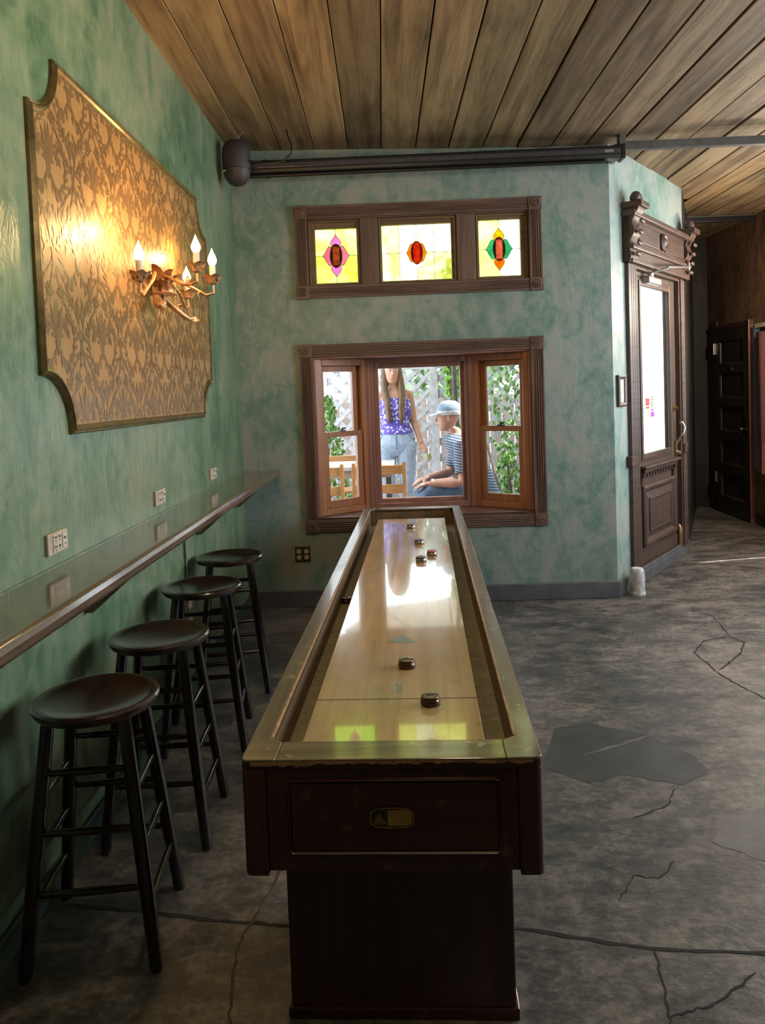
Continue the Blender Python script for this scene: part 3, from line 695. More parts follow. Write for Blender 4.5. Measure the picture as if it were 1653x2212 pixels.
# the leaf
lf = put('leaf', rect_frame(.487, 1.583, .088, 2.478, .15, .20, .90, .10, .02, .065), M['door_wood'], D, bevel=.004)
gx0, gx1, gz0, gz1 = .637, 1.383, .988, 2.378
put('pane', MB().box((gx0, .038, gz0), (gx1, .044, gz1)), M['glass'], lf)
put('glazing_bead', rect_frame(gx0 - .03, gx1 + .03, gz0 - .02, gz1 + .03, .042, .042, .045, .042, .0, .03), M['door_wood'], lf, bevel=.006)
put('glazing_bead', rect_frame(gx0 - .055, gx1 + .055, gz0 - .04, gz1 + .05, .026, .026, .026, .026, .01, .024), M['door_wood'], lf, bevel=.006)
put('ledge', MB().box((.56, -.045, .895), (1.50, .02, .918)), M['door_wood'], lf, bevel=.008)
put('ledge', MB().box((.60, -.02, .86), (1.46, .02, .895)), M['door_carved'], lf, bevel=.006)
for i in range(11): put('dentil', MB().box((.66 + i * .07, .004, .815), (.70 + i * .07, .022, .85)), M['door_carved'], lf, bevel=.003)
for x_ in (.61, 1.44): put('corbel', MB().loft([[(x_ + dx, y, z) for y, z in ((.02, .74), (.005, .76), (-.005, .82), (-.02, .86), (.02, .86))] for dx in (-.03, .03)]), M['door_carved'], lf, bevel=.004)
def ringm(x0, x1, z0, z1, prof): return sweep([(x0, z0), (x1, z0), (x1, z1), (x0, z1)], prof)
pm = put('panel_moulding', ringm(.62, 1.46, .255, .755, [(0, -.02), (0, -.004), (.015, .012), (.035, .008), (.05, -.010), (.06, -.02)]), M['door_wood'], lf)
put('raised_panel', MB().loft([[(.68, .02, .315), (1.40, .02, .315), (1.40, .02, .695), (.68, .02, .695)], [(.76, .002, .375), (1.32, .002, .375), (1.32, .002, .635), (.76, .002, .635)]]), M['door_wood'], lf)
put('panel_moulding', ringm(.75, 1.33, .365, .645, [(0, -.02), (0, .002), (.01, .008), (.02, .002), (.02, -.02)]), M['door_carved'], lf)
put('kick_rail', MB().box((.50, .012, .088), (1.57, .022, .215)), M['door_wood'], lf, bevel=.003)
# hardware
hp = put('handle_plate', MB().prism([(1.535 + .03 * math.cos(t * math.pi / 8), .985 + (.055 if 0 < t < 8 else -.055 if t > 8 else 0) + .03 * math.sin(t * math.pi / 8)) for t in range(16)], .006, .02), M['bronze'], lf, bevel=.002)
put('pull_handle', MB().tube([(1.535, .01, 1.03), (1.525, -.02, 1.07), (1.545, -.055, 1.13), (1.56, -.06, 1.18), (1.55, -.04, 1.225), (1.53, -.02, 1.22)], [.012, .010, .009, .009, .009, .007], 10), M['chrome'], lf, smooth=True)
put('thumb_knob', MB().lathe([(.018, 0), (.02, .02), (.014, .035), (.001, .04)], 14), M['chrome'], lf, loc=(1.535, .006, .955), rot=(R(90), 0, 0), smooth=True)
put('deadbolt', MB().lathe([(.026, 0), (.026, .008), (.014, .010), (.014, .035), (.001, .037)], 16), M['brass'], lf, loc=(1.50, .02, 1.355), rot=(R(90), 0, 0), smooth=True)
put('bottom_bolt', MB().tube([(1.555, 0, .10), (1.555, 0, .27), (1.555, .008, .30)], [.026, .026, .012], 12), M['bronze'], lf, smooth=True)
put('hinge', MB().tube([(.487, .0, .30), (.487, .0, .42)], .011, 10), M['bronze'], lf, smooth=True)
put('hinge', MB().tube([(.487, .0, 1.35), (.487, .0, 1.47)], .011, 10), M['bronze'], lf, smooth=True)
cl = put('closer_body', MB().box((.70, -.055, 2.385), (1.00, .02, 2.445)), M['alu'], lf, bevel=.012)
put('closer_spindle', MB().lathe([(.022, -.03), (.022, .05), (.012, .06)], 14), M['alu'], cl, loc=(.80, -.03, 2.42), smooth=True)
put('closer_arm', MB().tube([(.80, -.03, 2.475), (.86, -.14, 2.50), (.88, -.16, 2.52)], .009, 8).tube([(.87, -.155, 2.515), (1.62, -.10, 2.60)], .011, 8).tube([(1.62, -.10, 2.57), (1.62, -.10, 2.64)], .012, 8), M['alu'], cl, smooth=True)
# notices on the glass
def notice(x0, x1, z0, z1, blocks, name='notice'):
    p = put(name, MB().box((x0, .034, z0), (x1, .0365, z1)), M['paper'], lf)
    for (a, b, c_, d_, mt) in blocks:
        put('print_block', MB().box((x0 + a * (x1 - x0), .0325, z0 + c_ * (z1 - z0)), (x0 + b * (x1 - x0), .0342, z0 + d_ * (z1 - z0))), mt, p)
m_red = plain('red_print', (0.55, 0.06, 0.07), 0.6); m_pur = plain('purple_print', (0.36, 0.08, 0.50), 0.6); m_gry = plain('grey_print', (0.25, 0.25, 0.25), 0.6); m_gold = plain('gold_print', (0.5, 0.4, 0.2), 0.6)
notice(.79, .90, 1.29, 1.50, [(.1, .9, .52, .80, m_red), (.15, .9, .40, .47, m_red)] + [(.1, .9, .06 + .07 * i, .085 + .07 * i, m_gold) for i in range(4)])
notice(.915, 1.02, 1.29, 1.50, [(.1, .95, .06, .25, m_pur), (.2, .8, .30, .36, m_pur)] + [(.2, .8, .45 + .09 * i, .49 + .09 * i, m_gry) for i in range(5)])
# framed notice on the wall beside the door
fr = thing('framed_notice', 'small brown framed cream notice beside the glazed door', 'picture frame', B0, DANG)
put('frame', ringm(.055, .215, 1.415, 1.650, [(0, 0), (0, .022), (.012, .028), (.030, .020), (.034, 0)]), M['door_wood'], fr)
put('sheet', MB().box((.085, -.012, 1.445), (.185, -.004, 1.62)), M['paper'], fr)
for i in range(9): put('text_line', MB().box((.10, -.0135, 1.462 + i * .016), (.17 - (i % 3) * .01, -.012, 1.465 + i * .016)), m_gry, fr)
# stub of pipe by the door
pp = thing('pipe_stub', 'short white flaking pipe stub standing beside the glazed door', 'pipe', (1.742, 5.76, 0))
put('pipe', MB().lathe([(.055, .0), (.055, .10), (.054, .16), (.050, .185), (.040, .20), (.001, .205)], 20), M['chalk'], pp, smooth=True)
put('foot_ring', MB().lathe([(.058, 0), (.058, .02), (.055, .024)], 20), M['chalk'], pp, smooth=True)

# ------------------------------------------------------------------ dark panelled door and flag on the brown wall
door2 = thing('door_2', 'dark five panel door on the brown wall', 'door', (XR, 9.40, 0), R(-90), kind='structure')
def d2(name, a, b, mat, parent=door2, bevel=.004): return put(name, MB().box(a, b), mat, parent, bevel=bevel)
LW = .89
lf2 = put('leaf', rect_frame(0, LW, .01, 2.17, .12, .12, .20, .12, -.05, -.012), M['door_dark'], door2, bevel=.004)
ph = [(.21, .50), (.60, .89), (.99, 1.28), (1.38, 1.67), (1.77, 2.05)]
for i, (a, b) in enumerate(ph):
    put('panel', MB().box((.11, -.03, a - .01), (LW - .11, -.018, b + .01)), M['door_dark'], lf2)
    put('panel_moulding', ringm(.12, LW - .12, a, b, [(0, .028), (0, .050), (.016, .040), (.02, .028)]), M['door_dark'], lf2)
    if i: put('rail', MB().box((.12, -.05, ph[i - 1][1]), (LW - .12, -.012, a)), M['door_dark'], lf2, bevel=.003)
for z in (.36, 1.90): put('hinge', MB().box((-.02, -.058, z), (.02, -.046, z + .13)).tube([(-.004, -.06, z), (-.004, -.06, z + .13)], .009, 8), M['alu'], lf2)
put('peephole', MB().lathe([(.03, 0), (.03, .006), (.015, .009), (.001, .01)], 16), M['bronze'], lf2, loc=(.46, -.05, 1.715), rot=(R(90), 0, 0), smooth=True)
put('lock_plate', MB().box((LW - .085, -.056, .90), (LW - .04, -.05, 1.12)), M['black_metal'], lf2, bevel=.003)
put('knob', MB().lathe([(.012, 0), (.012, .03), (.028, .04), (.03, .055), (.018, .07), (.001, .072)], 16), M['chrome'], lf2, loc=(LW - .062, -.056, 1.04), rot=(R(90), 0, 0), smooth=True)
d2('casing_board', (-.14, -.02, 0), (-.012, 0, 2.30), M['door_dark']); d2('casing_board', (LW + .004, -.055, 0), (LW + .020, 0, 2.24), M['sash_rose'])
d2('casing_board', (-.12, -.045, 2.175), (LW + .03, 0, 2.235), M['door_carved'])
flag = thing('hanging_flag', 'blue and pink striped cloth flag hanging beside the dark door', 'flag', (XR, 8.40, 0), R(-90))
def cloth(x0, x1, z0, z1, amp, sag):
    mb = MB(); nx, nz = 14, 16; vs_ = []; fs = []
    for side in (0, 1):
        for j in range(nz + 1):
            for i in range(nx + 1):
                u, v = i / nx, j / nz
                x = x0 + (x1 - x0) * u; zt = z1; zb = z0 + sag * u
                z = zb + (zt - zb) * v
                y = -.05 - amp * math.sin(x * 26 + v * 1.2) * (1 - .6 * v) - side * .003
                vs_.append((x, y, z))
    n = (nx + 1) * (nz + 1)
    for s in (0, 1):
        for j in range(nz):
            for i in range(nx):
                a = s * n + j * (nx + 1) + i; fs.append((a, a + 1, a + nx + 2, a + nx + 1))
    return mb.add(vs_, fs)
put('blue_stripe', cloth(.035, .17, .63, 2.16, .018, -.02), M['flag_blue'], flag, smooth=True)
put('pink_stripe', cloth(.135, .95, .60, 2.08, .030, -.04), M['flag_pink'], flag, loc=(0, -.035, 0), smooth=True)
put('heading_tape', MB().box((.035, -.06, 2.13), (.95, -.045, 2.175)), M['paper'], flag)
put('grommet', MB().lathe([(.014, 0), (.014, .004), (.006, .004)], 12), M['black_metal'], flag, loc=(.06, -.06, 2.152), rot=(R(90), 0, 0))
bm_ = thing('ceiling_bar', 'black steel bar under the planks above the dark door', 'bar', (3.0, 8.40, 3.30))
put('bar', MB().box((-.30, -.03, -.02), (.86, .03, .03)), M['black_metal'], bm_, bevel=.004)
put('flange', MB().box((-.30, -.05, .03), (.86, .05, .042)), M['steel_paint'], bm_)

# ------------------------------------------------------------------ shuffleboard table
TA = Vector((-.0485, 1.672, 0)); TB = Vector((.0625, 5.425, 0))
TROT = -math.atan2(TB.x - TA.x, TB.y - TA.y); TL = (TB - TA).length; TW = .675; TZ = .768
tbl = thing('shuffleboard_table', 'long red brown shuffleboard table with worn olive rails', 'game table', TA, TROT)
hw = TW / 2; rw = .050; fr_ = .092; ap = .508
def tb(name, a, b, mat, bevel=.004, parent=tbl, **k): return put(name, MB().box(a, b), mat, parent, bevel=bevel, **k)
# outer apron boards
RT = .022
def post_ring(xo, xi, ya, yb, r, front):
    """rounded outer vertical edge; xo outer x, xi inner x"""
    sgx = 1 if xo > xi else -1; out_ = [(xi, ya if front else yb)]
    cx, cy = xo - sgx * r, (ya + r if front else yb - r)
    for i in range(7):
        a = R(90 * i / 6); out_.append((cx + sgx * r * math.sin(a), cy + (-1 if front else 1) * r * math.cos(a)))
    return out_ + [(xo, yb if front else ya), (xi, yb if front else ya)]
for sg in (-1, 1):
    x0, x1 = sorted((sg * (hw - .003), sg * (hw - rw + .012)))
    tb('side_apron', (x0, .07, ap), (x1, TL - .07, TZ - RT), M['mahogany'], .003)
    x0, x1 = sorted((sg * hw, sg * (hw - rw)))
    sr_ = tb('side_rail', (x0, .088, TZ - RT), (x1, TL - .085, TZ - .005), M['mahogany'], .002)
    put('rail_top', MB().box((x0, .088, TZ - .006), (x1, TL - .085, TZ)), M['rail'], sr_, bevel=.0045, seg=3)
    put('rail_lip', MB().box((sg * (hw - rw) - .003, .115, TZ - .010), (sg * (hw - rw) + .003, TL - .11, TZ + .0008)), M['rail_worn'], sr_, bevel=.002)
    for ys in (0, 1):
        if ys == 0: base = post_ring(sg * hw, sg * (hw - .080), 0, fr_ + .018, .018, True)
        else: base = post_ring(sg * hw, sg * (hw - .080), TL - fr_ - .014, TL, .018, False)
        base = [(x, y) for x, y in base]
        if ys == 0: base[-1] = (sg * (hw - rw), fr_ + .018); base.append((sg * (hw - .080), fr_ - .004))
        else: base[-1] = (sg * (hw - rw), TL - fr_ - .014); base.append((sg * (hw - .080), TL - fr_ + .004))
        cc0 = put('corner_cap', MB().loft([[(x, y, z) for x, y in base] for z in (TZ - RT, TZ - .005)]), M['mahogany'], tbl, bevel=.002)
        put('cap_top', MB().loft([[(x, y, z) for x, y in base] for z in (TZ - .006, TZ + .0005)]), M['rail_x'], cc0, bevel=.0045, seg=3)
        if ys == 0: pr_ = post_ring(sg * hw, sg * (hw - .055), -.001, .075, .020, True)
        else: pr_ = post_ring(sg * hw, sg * (hw - .055), TL - .075, TL + .001, .020, False)
        put('corner_post', MB().loft([[(x, y, z) for x, y in pr_] for z in (ap - .008, TZ - RT - .001)]), M['mahogany_v'], tbl, bevel=.003)
for ya, yb in ((0, fr_), (TL - fr_, TL)):
    er = tb('end_rail', (-hw + .080, ya, TZ - RT), (hw - .080, yb, TZ - .005), M['mahogany'], .002)
    put('rail_top', MB().box((-hw + .080, ya, TZ - .006), (hw - .080, yb, TZ)), M['rail_x'], er, bevel=.0045, seg=3)
# worn bare band along the near edge, then the end board with its fielded panel
eb = tb('end_board', (-hw + .055, .006, ap), (hw - .055, .034, TZ - RT), M['mahogany'], .003)
we = MB(); rw_ = random.Random(3); n_ = 60; vs_ = []
for i in range(n_ + 1):
    xx = -hw + .022 + (TW - .044) * i / n_; vs_ += [(xx, -.0008, TZ - .0035), (xx, -.0008, TZ - .0085 - .0055 * rw_.random() ** 2 - (.004 if i < 14 else 0))]
we.add(vs_, [(2 * i, 2 * i + 1, 2 * i + 3, 2 * i + 2) for i in range(n_)]); put('worn_edge', we, M['rail_worn'], tbl)
def rounded(x0, x1, z0, z1, r, n=5):
    out_ = []
    for cx, cz, a0 in ((x1 - r, z1 - r, 0), (x0 + r, z1 - r, 90), (x0 + r, z0 + r, 180), (x1 - r, z0 + r, 270)):
        for i in range(n + 1):
            a = R(a0 + 90 * i / n); out_.append((cx + r * math.cos(a), cz + r * math.sin(a)))
    return out_
PX0, PX1, PZ0, PZ1 = -.236, .244, .547, .722
put('panel_bead', sweep(rounded(PX0, PX1, PZ0, PZ1, .012), [(0, -.010), (0, -.004), (.004, .0015), (.008, -.003), (.010, -.010)]), M['mahogany'], eb, smooth=True)
put('end_panel', MB().prism(rounded(PX0 + .010, PX1 - .010, PZ0 + .010, PZ1 - .010, .008), .0015, .012), M['mahogany'], eb, bevel=.002)
oct_ = [(-.049, -.013), (-.036, -.021), (0, -.024), (.036, -.021), (.049, -.013), (.049, .013), (.036, .021), (0, .024), (-.036, .021), (-.049, .013)]
bd = put('badge', MB().prism(oct_, -.003, .002), plain('dark_badge_plate', (0.05, 0.042, 0.02), 0.3, 0.5), eb, loc=(.0, 0, .635), label='small oval metal badge')
put('badge_rim', sweep(oct_, [(0, .003), (0, .0045), (.002, .0045), (.002, .003)]), M['brass'], bd)
put('badge_triangle', MB().prism([(-.043, -.014), (-.012, -.014), (-.028, .013)], -.0042, -.002), M['bronze'], bd)
put('badge_field', MB().prism([(-.010, -.018), (.034, -.018), (.045, -.011), (.045, .011), (.034, .018), (-.010, .018)], -.0036, -.002), M['brass'], bd)
# gutter, inner walls, playing board
tb('gutter_bed', (-hw + rw, fr_ - .01, .640), (hw - rw, TL - fr_ + .01, .655), M['gutter'], 0)
for sg in (-1, 1):
    x0, x1 = sorted((sg * (hw - rw), sg * (hw - rw + .010)))
    tb('gutter_wall', (x0, fr_ - .01, .59), (x1, TL - fr_ + .01, TZ - .004), M['gutter_wall'], 0)
for ya, yb in ((fr_ - .012, fr_), (TL - fr_, TL - fr_ + .012)):
    tb('gutter_wall', (-hw + rw, ya, .59), (hw - rw, yb, TZ - .004), M['gutter_wall'], 0)
BX0, BX1, BY0, BY1, BZ = -.222, .222, .10, 3.44, .735
board = put('playing_board', MB().box((BX0, BY0, .675), (BX1, BY1, BZ)), M['maple'], tbl, bevel=.002)
for i in range(5): put('board_cradle', MB().box((BX0 + .04, .4 + .7 * i, .655), (BX1 - .04, .46 + .7 * i, .675)), M['gutter_wall'], tbl)
def decal(name, pts, mat=M['teal_paint']):
    mb = MB(); mb.add([(x, y, BZ + .0006) for x, y in pts], [tuple(range(len(pts)))]); put(name, mb, mat, board)
def tloc(wx, wy):   # world -> table frame
    c_, s_ = math.cos(-TROT), math.sin(-TROT); dx, dy = wx - TA.x, wy - TA.y
    return (dx * c_ - dy * s_, dx * s_ + dy * c_)
a = tloc(-.022, 2.655); b = tloc(.026, 2.560); c3 = tloc(-.066, 2.568); decal('triangle_mark', [a, c3, b])
ln = tloc(-.02, 2.085); decal('foul_line', [(BX0, ln[1]), (BX1, ln[1]), (BX1, ln[1] + .003), (BX0, ln[1] + .003)], M['crack_warm'])
n1 = tloc(-.028, 2.165); decal('score_mark', [(n1[0] - .006, n1[1] - .03), (n1[0] + .007, n1[1] - .03), (n1[0] + .007, n1[1] + .03), (n1[0] - .012, n1[1] + .03), (n1[0] - .012, n1[1] + .022), (n1[0] - .006, n1[1] + .022)])
# pedestals
for ya, yb in ((.20, .62), (TL - .75, TL - .33)):
    pd = tb('pedestal', (-.285, ya, .02), (.285, yb, ap + .004), M['mahogany_v'], .006)
    tb('pedestal_foot', (-.292, ya - .006, 0), (.292, yb + .006, .03), M['mahogany'], .003, parent=pd)
tb('bottom_board', (-hw + .05, .05, ap + .002), (hw - .05, TL - .05, ap + .03), M['mahogany'], 0)

# pucks
def puck(wx, wy, z, cap, label, group='shuffleboard pucks on the table', rz=0.0):
    p = thing('puck', label, 'puck', (wx, wy, z), rz, group)
    put('base', MB().lathe([(.020, 0), (.0255, .002), (.0275, .007), (.0275, .012), (.0245, .016), (.0235, .018)], 28), M['puck_metal'] if cap != 'puck_dark' else M['puck_dark'], p, smooth=True)
    cp = put('cap', MB().lathe([(.0235, .0165), (.0250, .018), (.0255, .021), (.0235, .0245), (.012, .0252), (.010, .0235), (.001, .0232)], 28), M[cap], p, smooth=True)
    ring = MB()
    for i in range(14):
        t = i * math.tau / 14; ring.lathe([(.0022, .0246), (.0022, .0257), (.0005, .0260)], 6, Matrix.Translation((.0185 * math.cos(t), .0185 * math.sin(t), 0)))
    put('grip_ring', ring, M['puck_dark'] if cap != 'puck_dark' else M['bronze'], cp)
    return p
puck(.045, 4.755, BZ, 'puck_black', 'black capped puck lying farthest up the board by the window')
puck(.084, 4.250, BZ, 'puck_black', 'black capped puck alone between the farthest puck and the red one')
puck(.141, 3.945, BZ, 'puck_red', 'red capped puck on the far half of the board')
puck(.081, 3.805, BZ, 'puck_black', 'black capped puck just in front of the red puck')
puck(-.005, 2.33, BZ, 'puck_dark', 'bronze puck in the middle of the board near the teal triangle')
puck(.056, 2.045, BZ, 'puck_dark', 'bronze puck closest to the table end with the badge')
puck(-.268, 3.375, .655, 'puck_dark', 'dark puck fallen into the gutter')

# ------------------------------------------------------------------ bar shelf along the wall
SZ = 1.035
sh = thing('bar_shelf', 'long glossy dark wooden drinks shelf along the green wall', 'shelf', (XL, 2.0, 0))
put('shelf_board', MB().box((XL + .001, -1.5, SZ - .032), (-.925, 5.665, SZ)), M['shelf'], sh, world=True, bevel=.003)
pr = [(-.945, SZ + .004), (-.926, SZ + .010), (-.912, SZ + .006), (-.905, SZ - .010), (-.906, SZ - .030), (-.914, SZ - .042), (-.93, SZ - .046), (-.945, SZ - .044)]
put('shelf_nosing', MB().loft([[(x, y, z) for x, z in pr] for y in (-1.5, 1.6, 3.6, 5.668)]), M['shelf_edge'], sh, world=True, bevel=.003)
put('caulk_line', MB().box((XL + .0005, -1.5, SZ - .002), (XL + .008, 5.66, SZ + .006)), M['plaster_left'], sh, world=True)
for y in (1.2, 2.75, 4.3, 5.35):
    put('bracket', MB().prism([(XL + .002, SZ - .032), (XL + .002, SZ - .22), (XL + .03, SZ - .22), (-.96, SZ - .06), (-.96, SZ - .032)], y, y + .04), M['shelf_edge'], sh, world=True, bevel=.004)

# ------------------------------------------------------------------ bar stools
def make_stool():
    s = thing('bar_stool', '', 'stool'); SH = .722; sr = .180
    prof = [(.02, -.034), (.150, -.034), (.172, -.028), (sr, -.014), (sr + .001, -.006), (sr - .004, .0), (sr - .012, .001), (.150, -.004), (.11, -.010), (.06, -.013), (.001, -.014)]
    put('seat', MB().lathe([(r, z + SH) for r, z in prof], 40), M['stool_seat'], s, smooth=True)
    T, Bt = .105, .178; legs = []
    for sx, sy in ((-1, -1), (1, -1), (1, 1), (-1, 1)):
        a, b = Vector((sx * T, sy * T, SH - .03)), Vector((sx * Bt, sy * Bt, 0)); legs.append((a, b))
        put('leg', MB().tube([b, b.lerp(a, .03), b.lerp(a, .5), b.lerp(a, .85), a], [.0165, .019, .021, .0195, .018], 12), M['stool'], s, smooth=True)
    lv = [((.20, .52), 0), ((.30, .62), 1), ((.16, .44), 2), ((.30, .62), 3)]
    for hs, i in (((.235, .405, .575), 0), ((.175, .335, .50), 1), ((.235, .405, .575), 2), ((.175, .335, .50), 3)):
        (a0, b0), (a1, b1) = legs[i], legs[(i + 1) % 4]
        for h in hs:
            t = h / SH; p, q = b0.lerp(a0, t), b1.lerp(a1, t)
            put('rung', MB().tube([p, p.lerp(q, .12), p.lerp(q, .5), p.lerp(q, .88), q], [.0075, .0095, .0115, .0095, .0075], 10), M['stool'], s, smooth=True)
    return s
st0 = make_stool()
SG = 'bar stools along the shelf'
for i, (x, y, a, lb) in enumerate([(-.925, 2.212, 6, 'black wooden bar stool in front, closest to the camera, with scratched brown seat'),
                                   (-.918, 2.790, 3, 'black wooden bar stool second in line with a glossy hollowed seat'),
                                   (-.946, 3.515, 8, 'black wooden bar stool third in line'),
                                   (-.962, 4.165, 12, 'black wooden bar stool farthest along the shelf by the window wall')]):
    o = st0 if i == 0 else copy_tree(st0)
    o.location = (x, y, 0); o.rotation_euler = (0, 0, R(a)); tag(o, lb, 'stool', SG)

# ------------------------------------------------------------------ outlets
def quad_plate(name, label, W_, H_, mat, sockets, loc, rz, smat):
    p = thing(name, label, 'outlet', loc, rz)
    put('plate', MB().box((-W_ / 2, -.012, -H_ / 2), (W_ / 2, 0, H_ / 2)), mat, p, bevel=.003)
    for (x, z, w, h, rnd_) in sockets:
        if rnd_: f = put('socket', MB().prism([(w / 2 * math.cos(t * math.pi / 8), h / 2 * math.sin(t * math.pi / 8)) for t in range(16)], -.016, -.010), smat, p, loc=(x, 0, z))
        else: f = put('socket', MB().box((-w / 2, -.016, -h / 2), (w / 2, -.010, h / 2)), smat, p, loc=(x, 0, z), bevel=.002)
        for dx, dz, a_, b_ in ((-.006, .005, .0016, .005), (.006, .005, .0016, .0045), (0, -.007, .0025, .0025)):
            s_ = w / .034
            put('slot', MB().box((dx * s_ - a_, -.0175, dz * h / .03 - b_), (dx * s_ + a_, -.0155, dz * h / .03 + b_)), M['slot'], f)
    return p
sk = [(-.028, .016, .026, .028, False), (-.028, -.016, .026, .028, False), (.001, .016, .026, .028, False), (.001, -.016, .026, .028, False), (.042, 0, .026, .05, False)]
for y, lb in ((2.548, 'beige outlet plate above the shelf, largest and closest of three'), (3.668, 'beige outlet plate above the shelf, middle of three'), (4.732, 'beige outlet plate above the shelf, closest to the corner')):
    quad_plate('outlet_plate', lb, .150, .072, M['plate_beige'], sk, (XL, y, 1.118), R(90), M['slot'] if False else M['plate_socket'])
r4 = [(-.028, .022, .036, .034, True), (.028, .022, .036, .034, True), (-.028, -.022, .036, .034, True), (.028, -.022, .036, .034, True)]
quad_plate('outlet_plate', 'dark brown four socket outlet plate low on the window wall', .115, .115, M['plate_brown'], r4, (-.762, YF, .398), 0, M['plate_socket'])
quad_plate('outlet_plate', 'beige outlet plate under the shelf behind the stools', .075, .115, M['plate_beige'], [(0, .022, .034, .03, False), (0, -.022, .034, .03, False)], (XL, 4.08, .43), R(90), M['plate_socket'])
cd = thing('wall_conduit', 'thin green conduit running down the wall under the shelf', 'conduit', (XL + .008, 4.05, 0))
put('conduit', MB().tube([(0, 0, .49), (0, 0, SZ - .03)], .007, 8), M['plaster_left'], cd, smooth=True)
put('clip', MB().box((-.008, -.012, .75), (.009, .012, .765)), M['plaster_left'], cd)

# ------------------------------------------------------------------ damask panel
PY0, PY1, PZb, PZt, PR = 2.512, 4.775, 1.487, 2.768, .205
def concave():
    pts = []
    def arc(cx, cz, a0, a1):
        for i in range(13):
            a = R(a0 + (a1 - a0) * i / 12); pts.append((cx + PR * math.cos(a), cz + PR * math.sin(a)))
    arc(PY0, PZb, 90, 0); arc(PY1, PZb, 180, 90); arc(PY1, PZt, 270, 180); arc(PY0, PZt, 0, -90)
    return pts
pan = thing('wall_panel', 'large gold damask wall panel with scooped corners and dark gilt moulding', 'wall panel', (XL, 0, 0), R(90))
cc_ = concave()
put('wallpaper', MB().prism(cc_, -.008, -.001), M['damask'], pan)
def damask_polys():
    out_ = []
    def tear(x, z, ang, L, w, n=7):
        a = R(ang); dx, dz = math.sin(a), math.cos(a); l, r = [], []
        for i in range(n + 1):
            t = i / n; h = w * math.sin(math.pi * t ** .75) * (1 - .25 * t); px_, pz = x + dx * L * t, z + dz * L * t
            l.append((px_ - dz * h, pz + dx * h)); r.append((px_ + dz * h, pz - dx * h))
        out_.append(l[:-1] + [l[-1]] + r[1:-1][::-1])
    def stroke(pts, w0, w1, sub=5):
        P = []; V = [Vector(p) for p in pts]
        for i in range(len(V) - 1):
            a = V[max(i - 1, 0)]; b = V[i]; c = V[i + 1]; d = V[min(i + 2, len(V) - 1)]
            for k_ in range(sub):
                t = k_ / sub
                P.append(.5 * ((2 * b) + (c - a) * t + (2 * a - 5 * b + 4 * c - d) * t * t + (3 * b - a - 3 * c + d) * t ** 3))
        P.append(V[-1])
        for i in range(len(P) - 1):
            d0 = (P[min(i + 1, len(P) - 1)] - P[max(i - 1, 0)]).normalized(); d1 = (P[min(i + 2, len(P) - 1)] - P[i]).normalized()
            wa = w0 + (w1 - w0) * i / len(P); wb = w0 + (w1 - w0) * (i + 1) / len(P)
            out_.append([(P[i].x - d0.y * wa, P[i].y + d0.x * wa), (P[i].x + d0.y * wa, P[i].y - d0.x * wa), (P[i + 1].x + d1.y * wb, P[i + 1].y - d1.x * wb), (P[i + 1].x - d1.y * wb, P[i + 1].y + d1.x * wb)])
        return P
    def leafy(pts, w0, w1, lv, side=1):
        P = stroke(pts, w0, w1)
        for i in range(2, len(P) - 2, 2):
            d = (P[i + 1] - P[i - 1]).normalized(); base = math.degrees(math.atan2(d.x, d.y)); t = i / len(P)
            tear(P[i].x, P[i].y, base + 48 * side, lv * (1.15 - .5 * t), lv * .24); 
            if i % 4 == 0: tear(P[i].x, P[i].y, base - 42 * side, lv * .7 * (1.1 - .5 * t), lv * .2)
    for k_ in range(4): tear(.004, .045, 4 + 25 * k_, .105 - .012 * k_, .015)
    for k_ in range(3): tear(.002, .02, 20 + 34 * k_, .05, .012)
    tear(.0, .03, 180, .085, .020)
    leafy([(.012, -.03), (.06, -.075), (.115, -.045), (.135, .02), (.115, .075), (.08, .07), (.078, .04), (.096, .036)], .008, .003, .040, 1)
    leafy([(.0, -.285), (.055, -.245), (.13, -.165), (.185, -.06), (.19, .03), (.15, .13), (.075, .215), (.0, .285)], .006, .005, .034, 1)
    leafy([(.01, -.13), (.05, -.165), (.09, -.15), (.10, -.11), (.075, -.095), (.062, -.115)], .007, .003, .032, 1)
    for k_ in range(5): tear(0, -.195, 90 - 40 * k_ + 40, .040, .010)
    leafy([(.01, .17), (.04, .155), (.065, .165), (.06, .19), (.042, .19)], .005, .002, .026, -1)
    return out_
DW, DH = .40, .60
dm = MB(); base_polys = damask_polys()
def inside(x, z):
    if not (PY0 + .004 < x < PY1 - .004 and PZb + .004 < z < PZt - .004): return False
    return all(math.hypot(x - a, z - b) > PR + .004 for a in (PY0, PY1) for b in (PZb, PZt))
ix = 0
for ci in range(14):
    cx0 = 2.44 + ci * DW / 2
    for ri in range(4):
        cz0 = 1.50 + ri * DH + (DH / 2 if ci % 2 else 0)
        for sgn in (1, -1):
            for pl in base_polys:
                q = [(cx0 + sgn * x, cz0 + z) for x, z in pl]
                if all(inside(x, z) for x, z in q): ix += 1; dm.add([(x, -.0082 - .0000016 * (ix * 389 % 997), z) for x, z in q], [tuple(range(len(q)))])
pm_ = put('damask_print', dm, M['damask_print'], pan); pm_['kind'] = 'stuff'
put('moulding', sweep(cc_, [(-.014, 0), (-.014, .012), (-.009, .020), (-.003, .016), (.002, .024), (.009, .022), (.014, .012), (.020, .010), (.020, 0)]), M['frame_gilt'], pan)

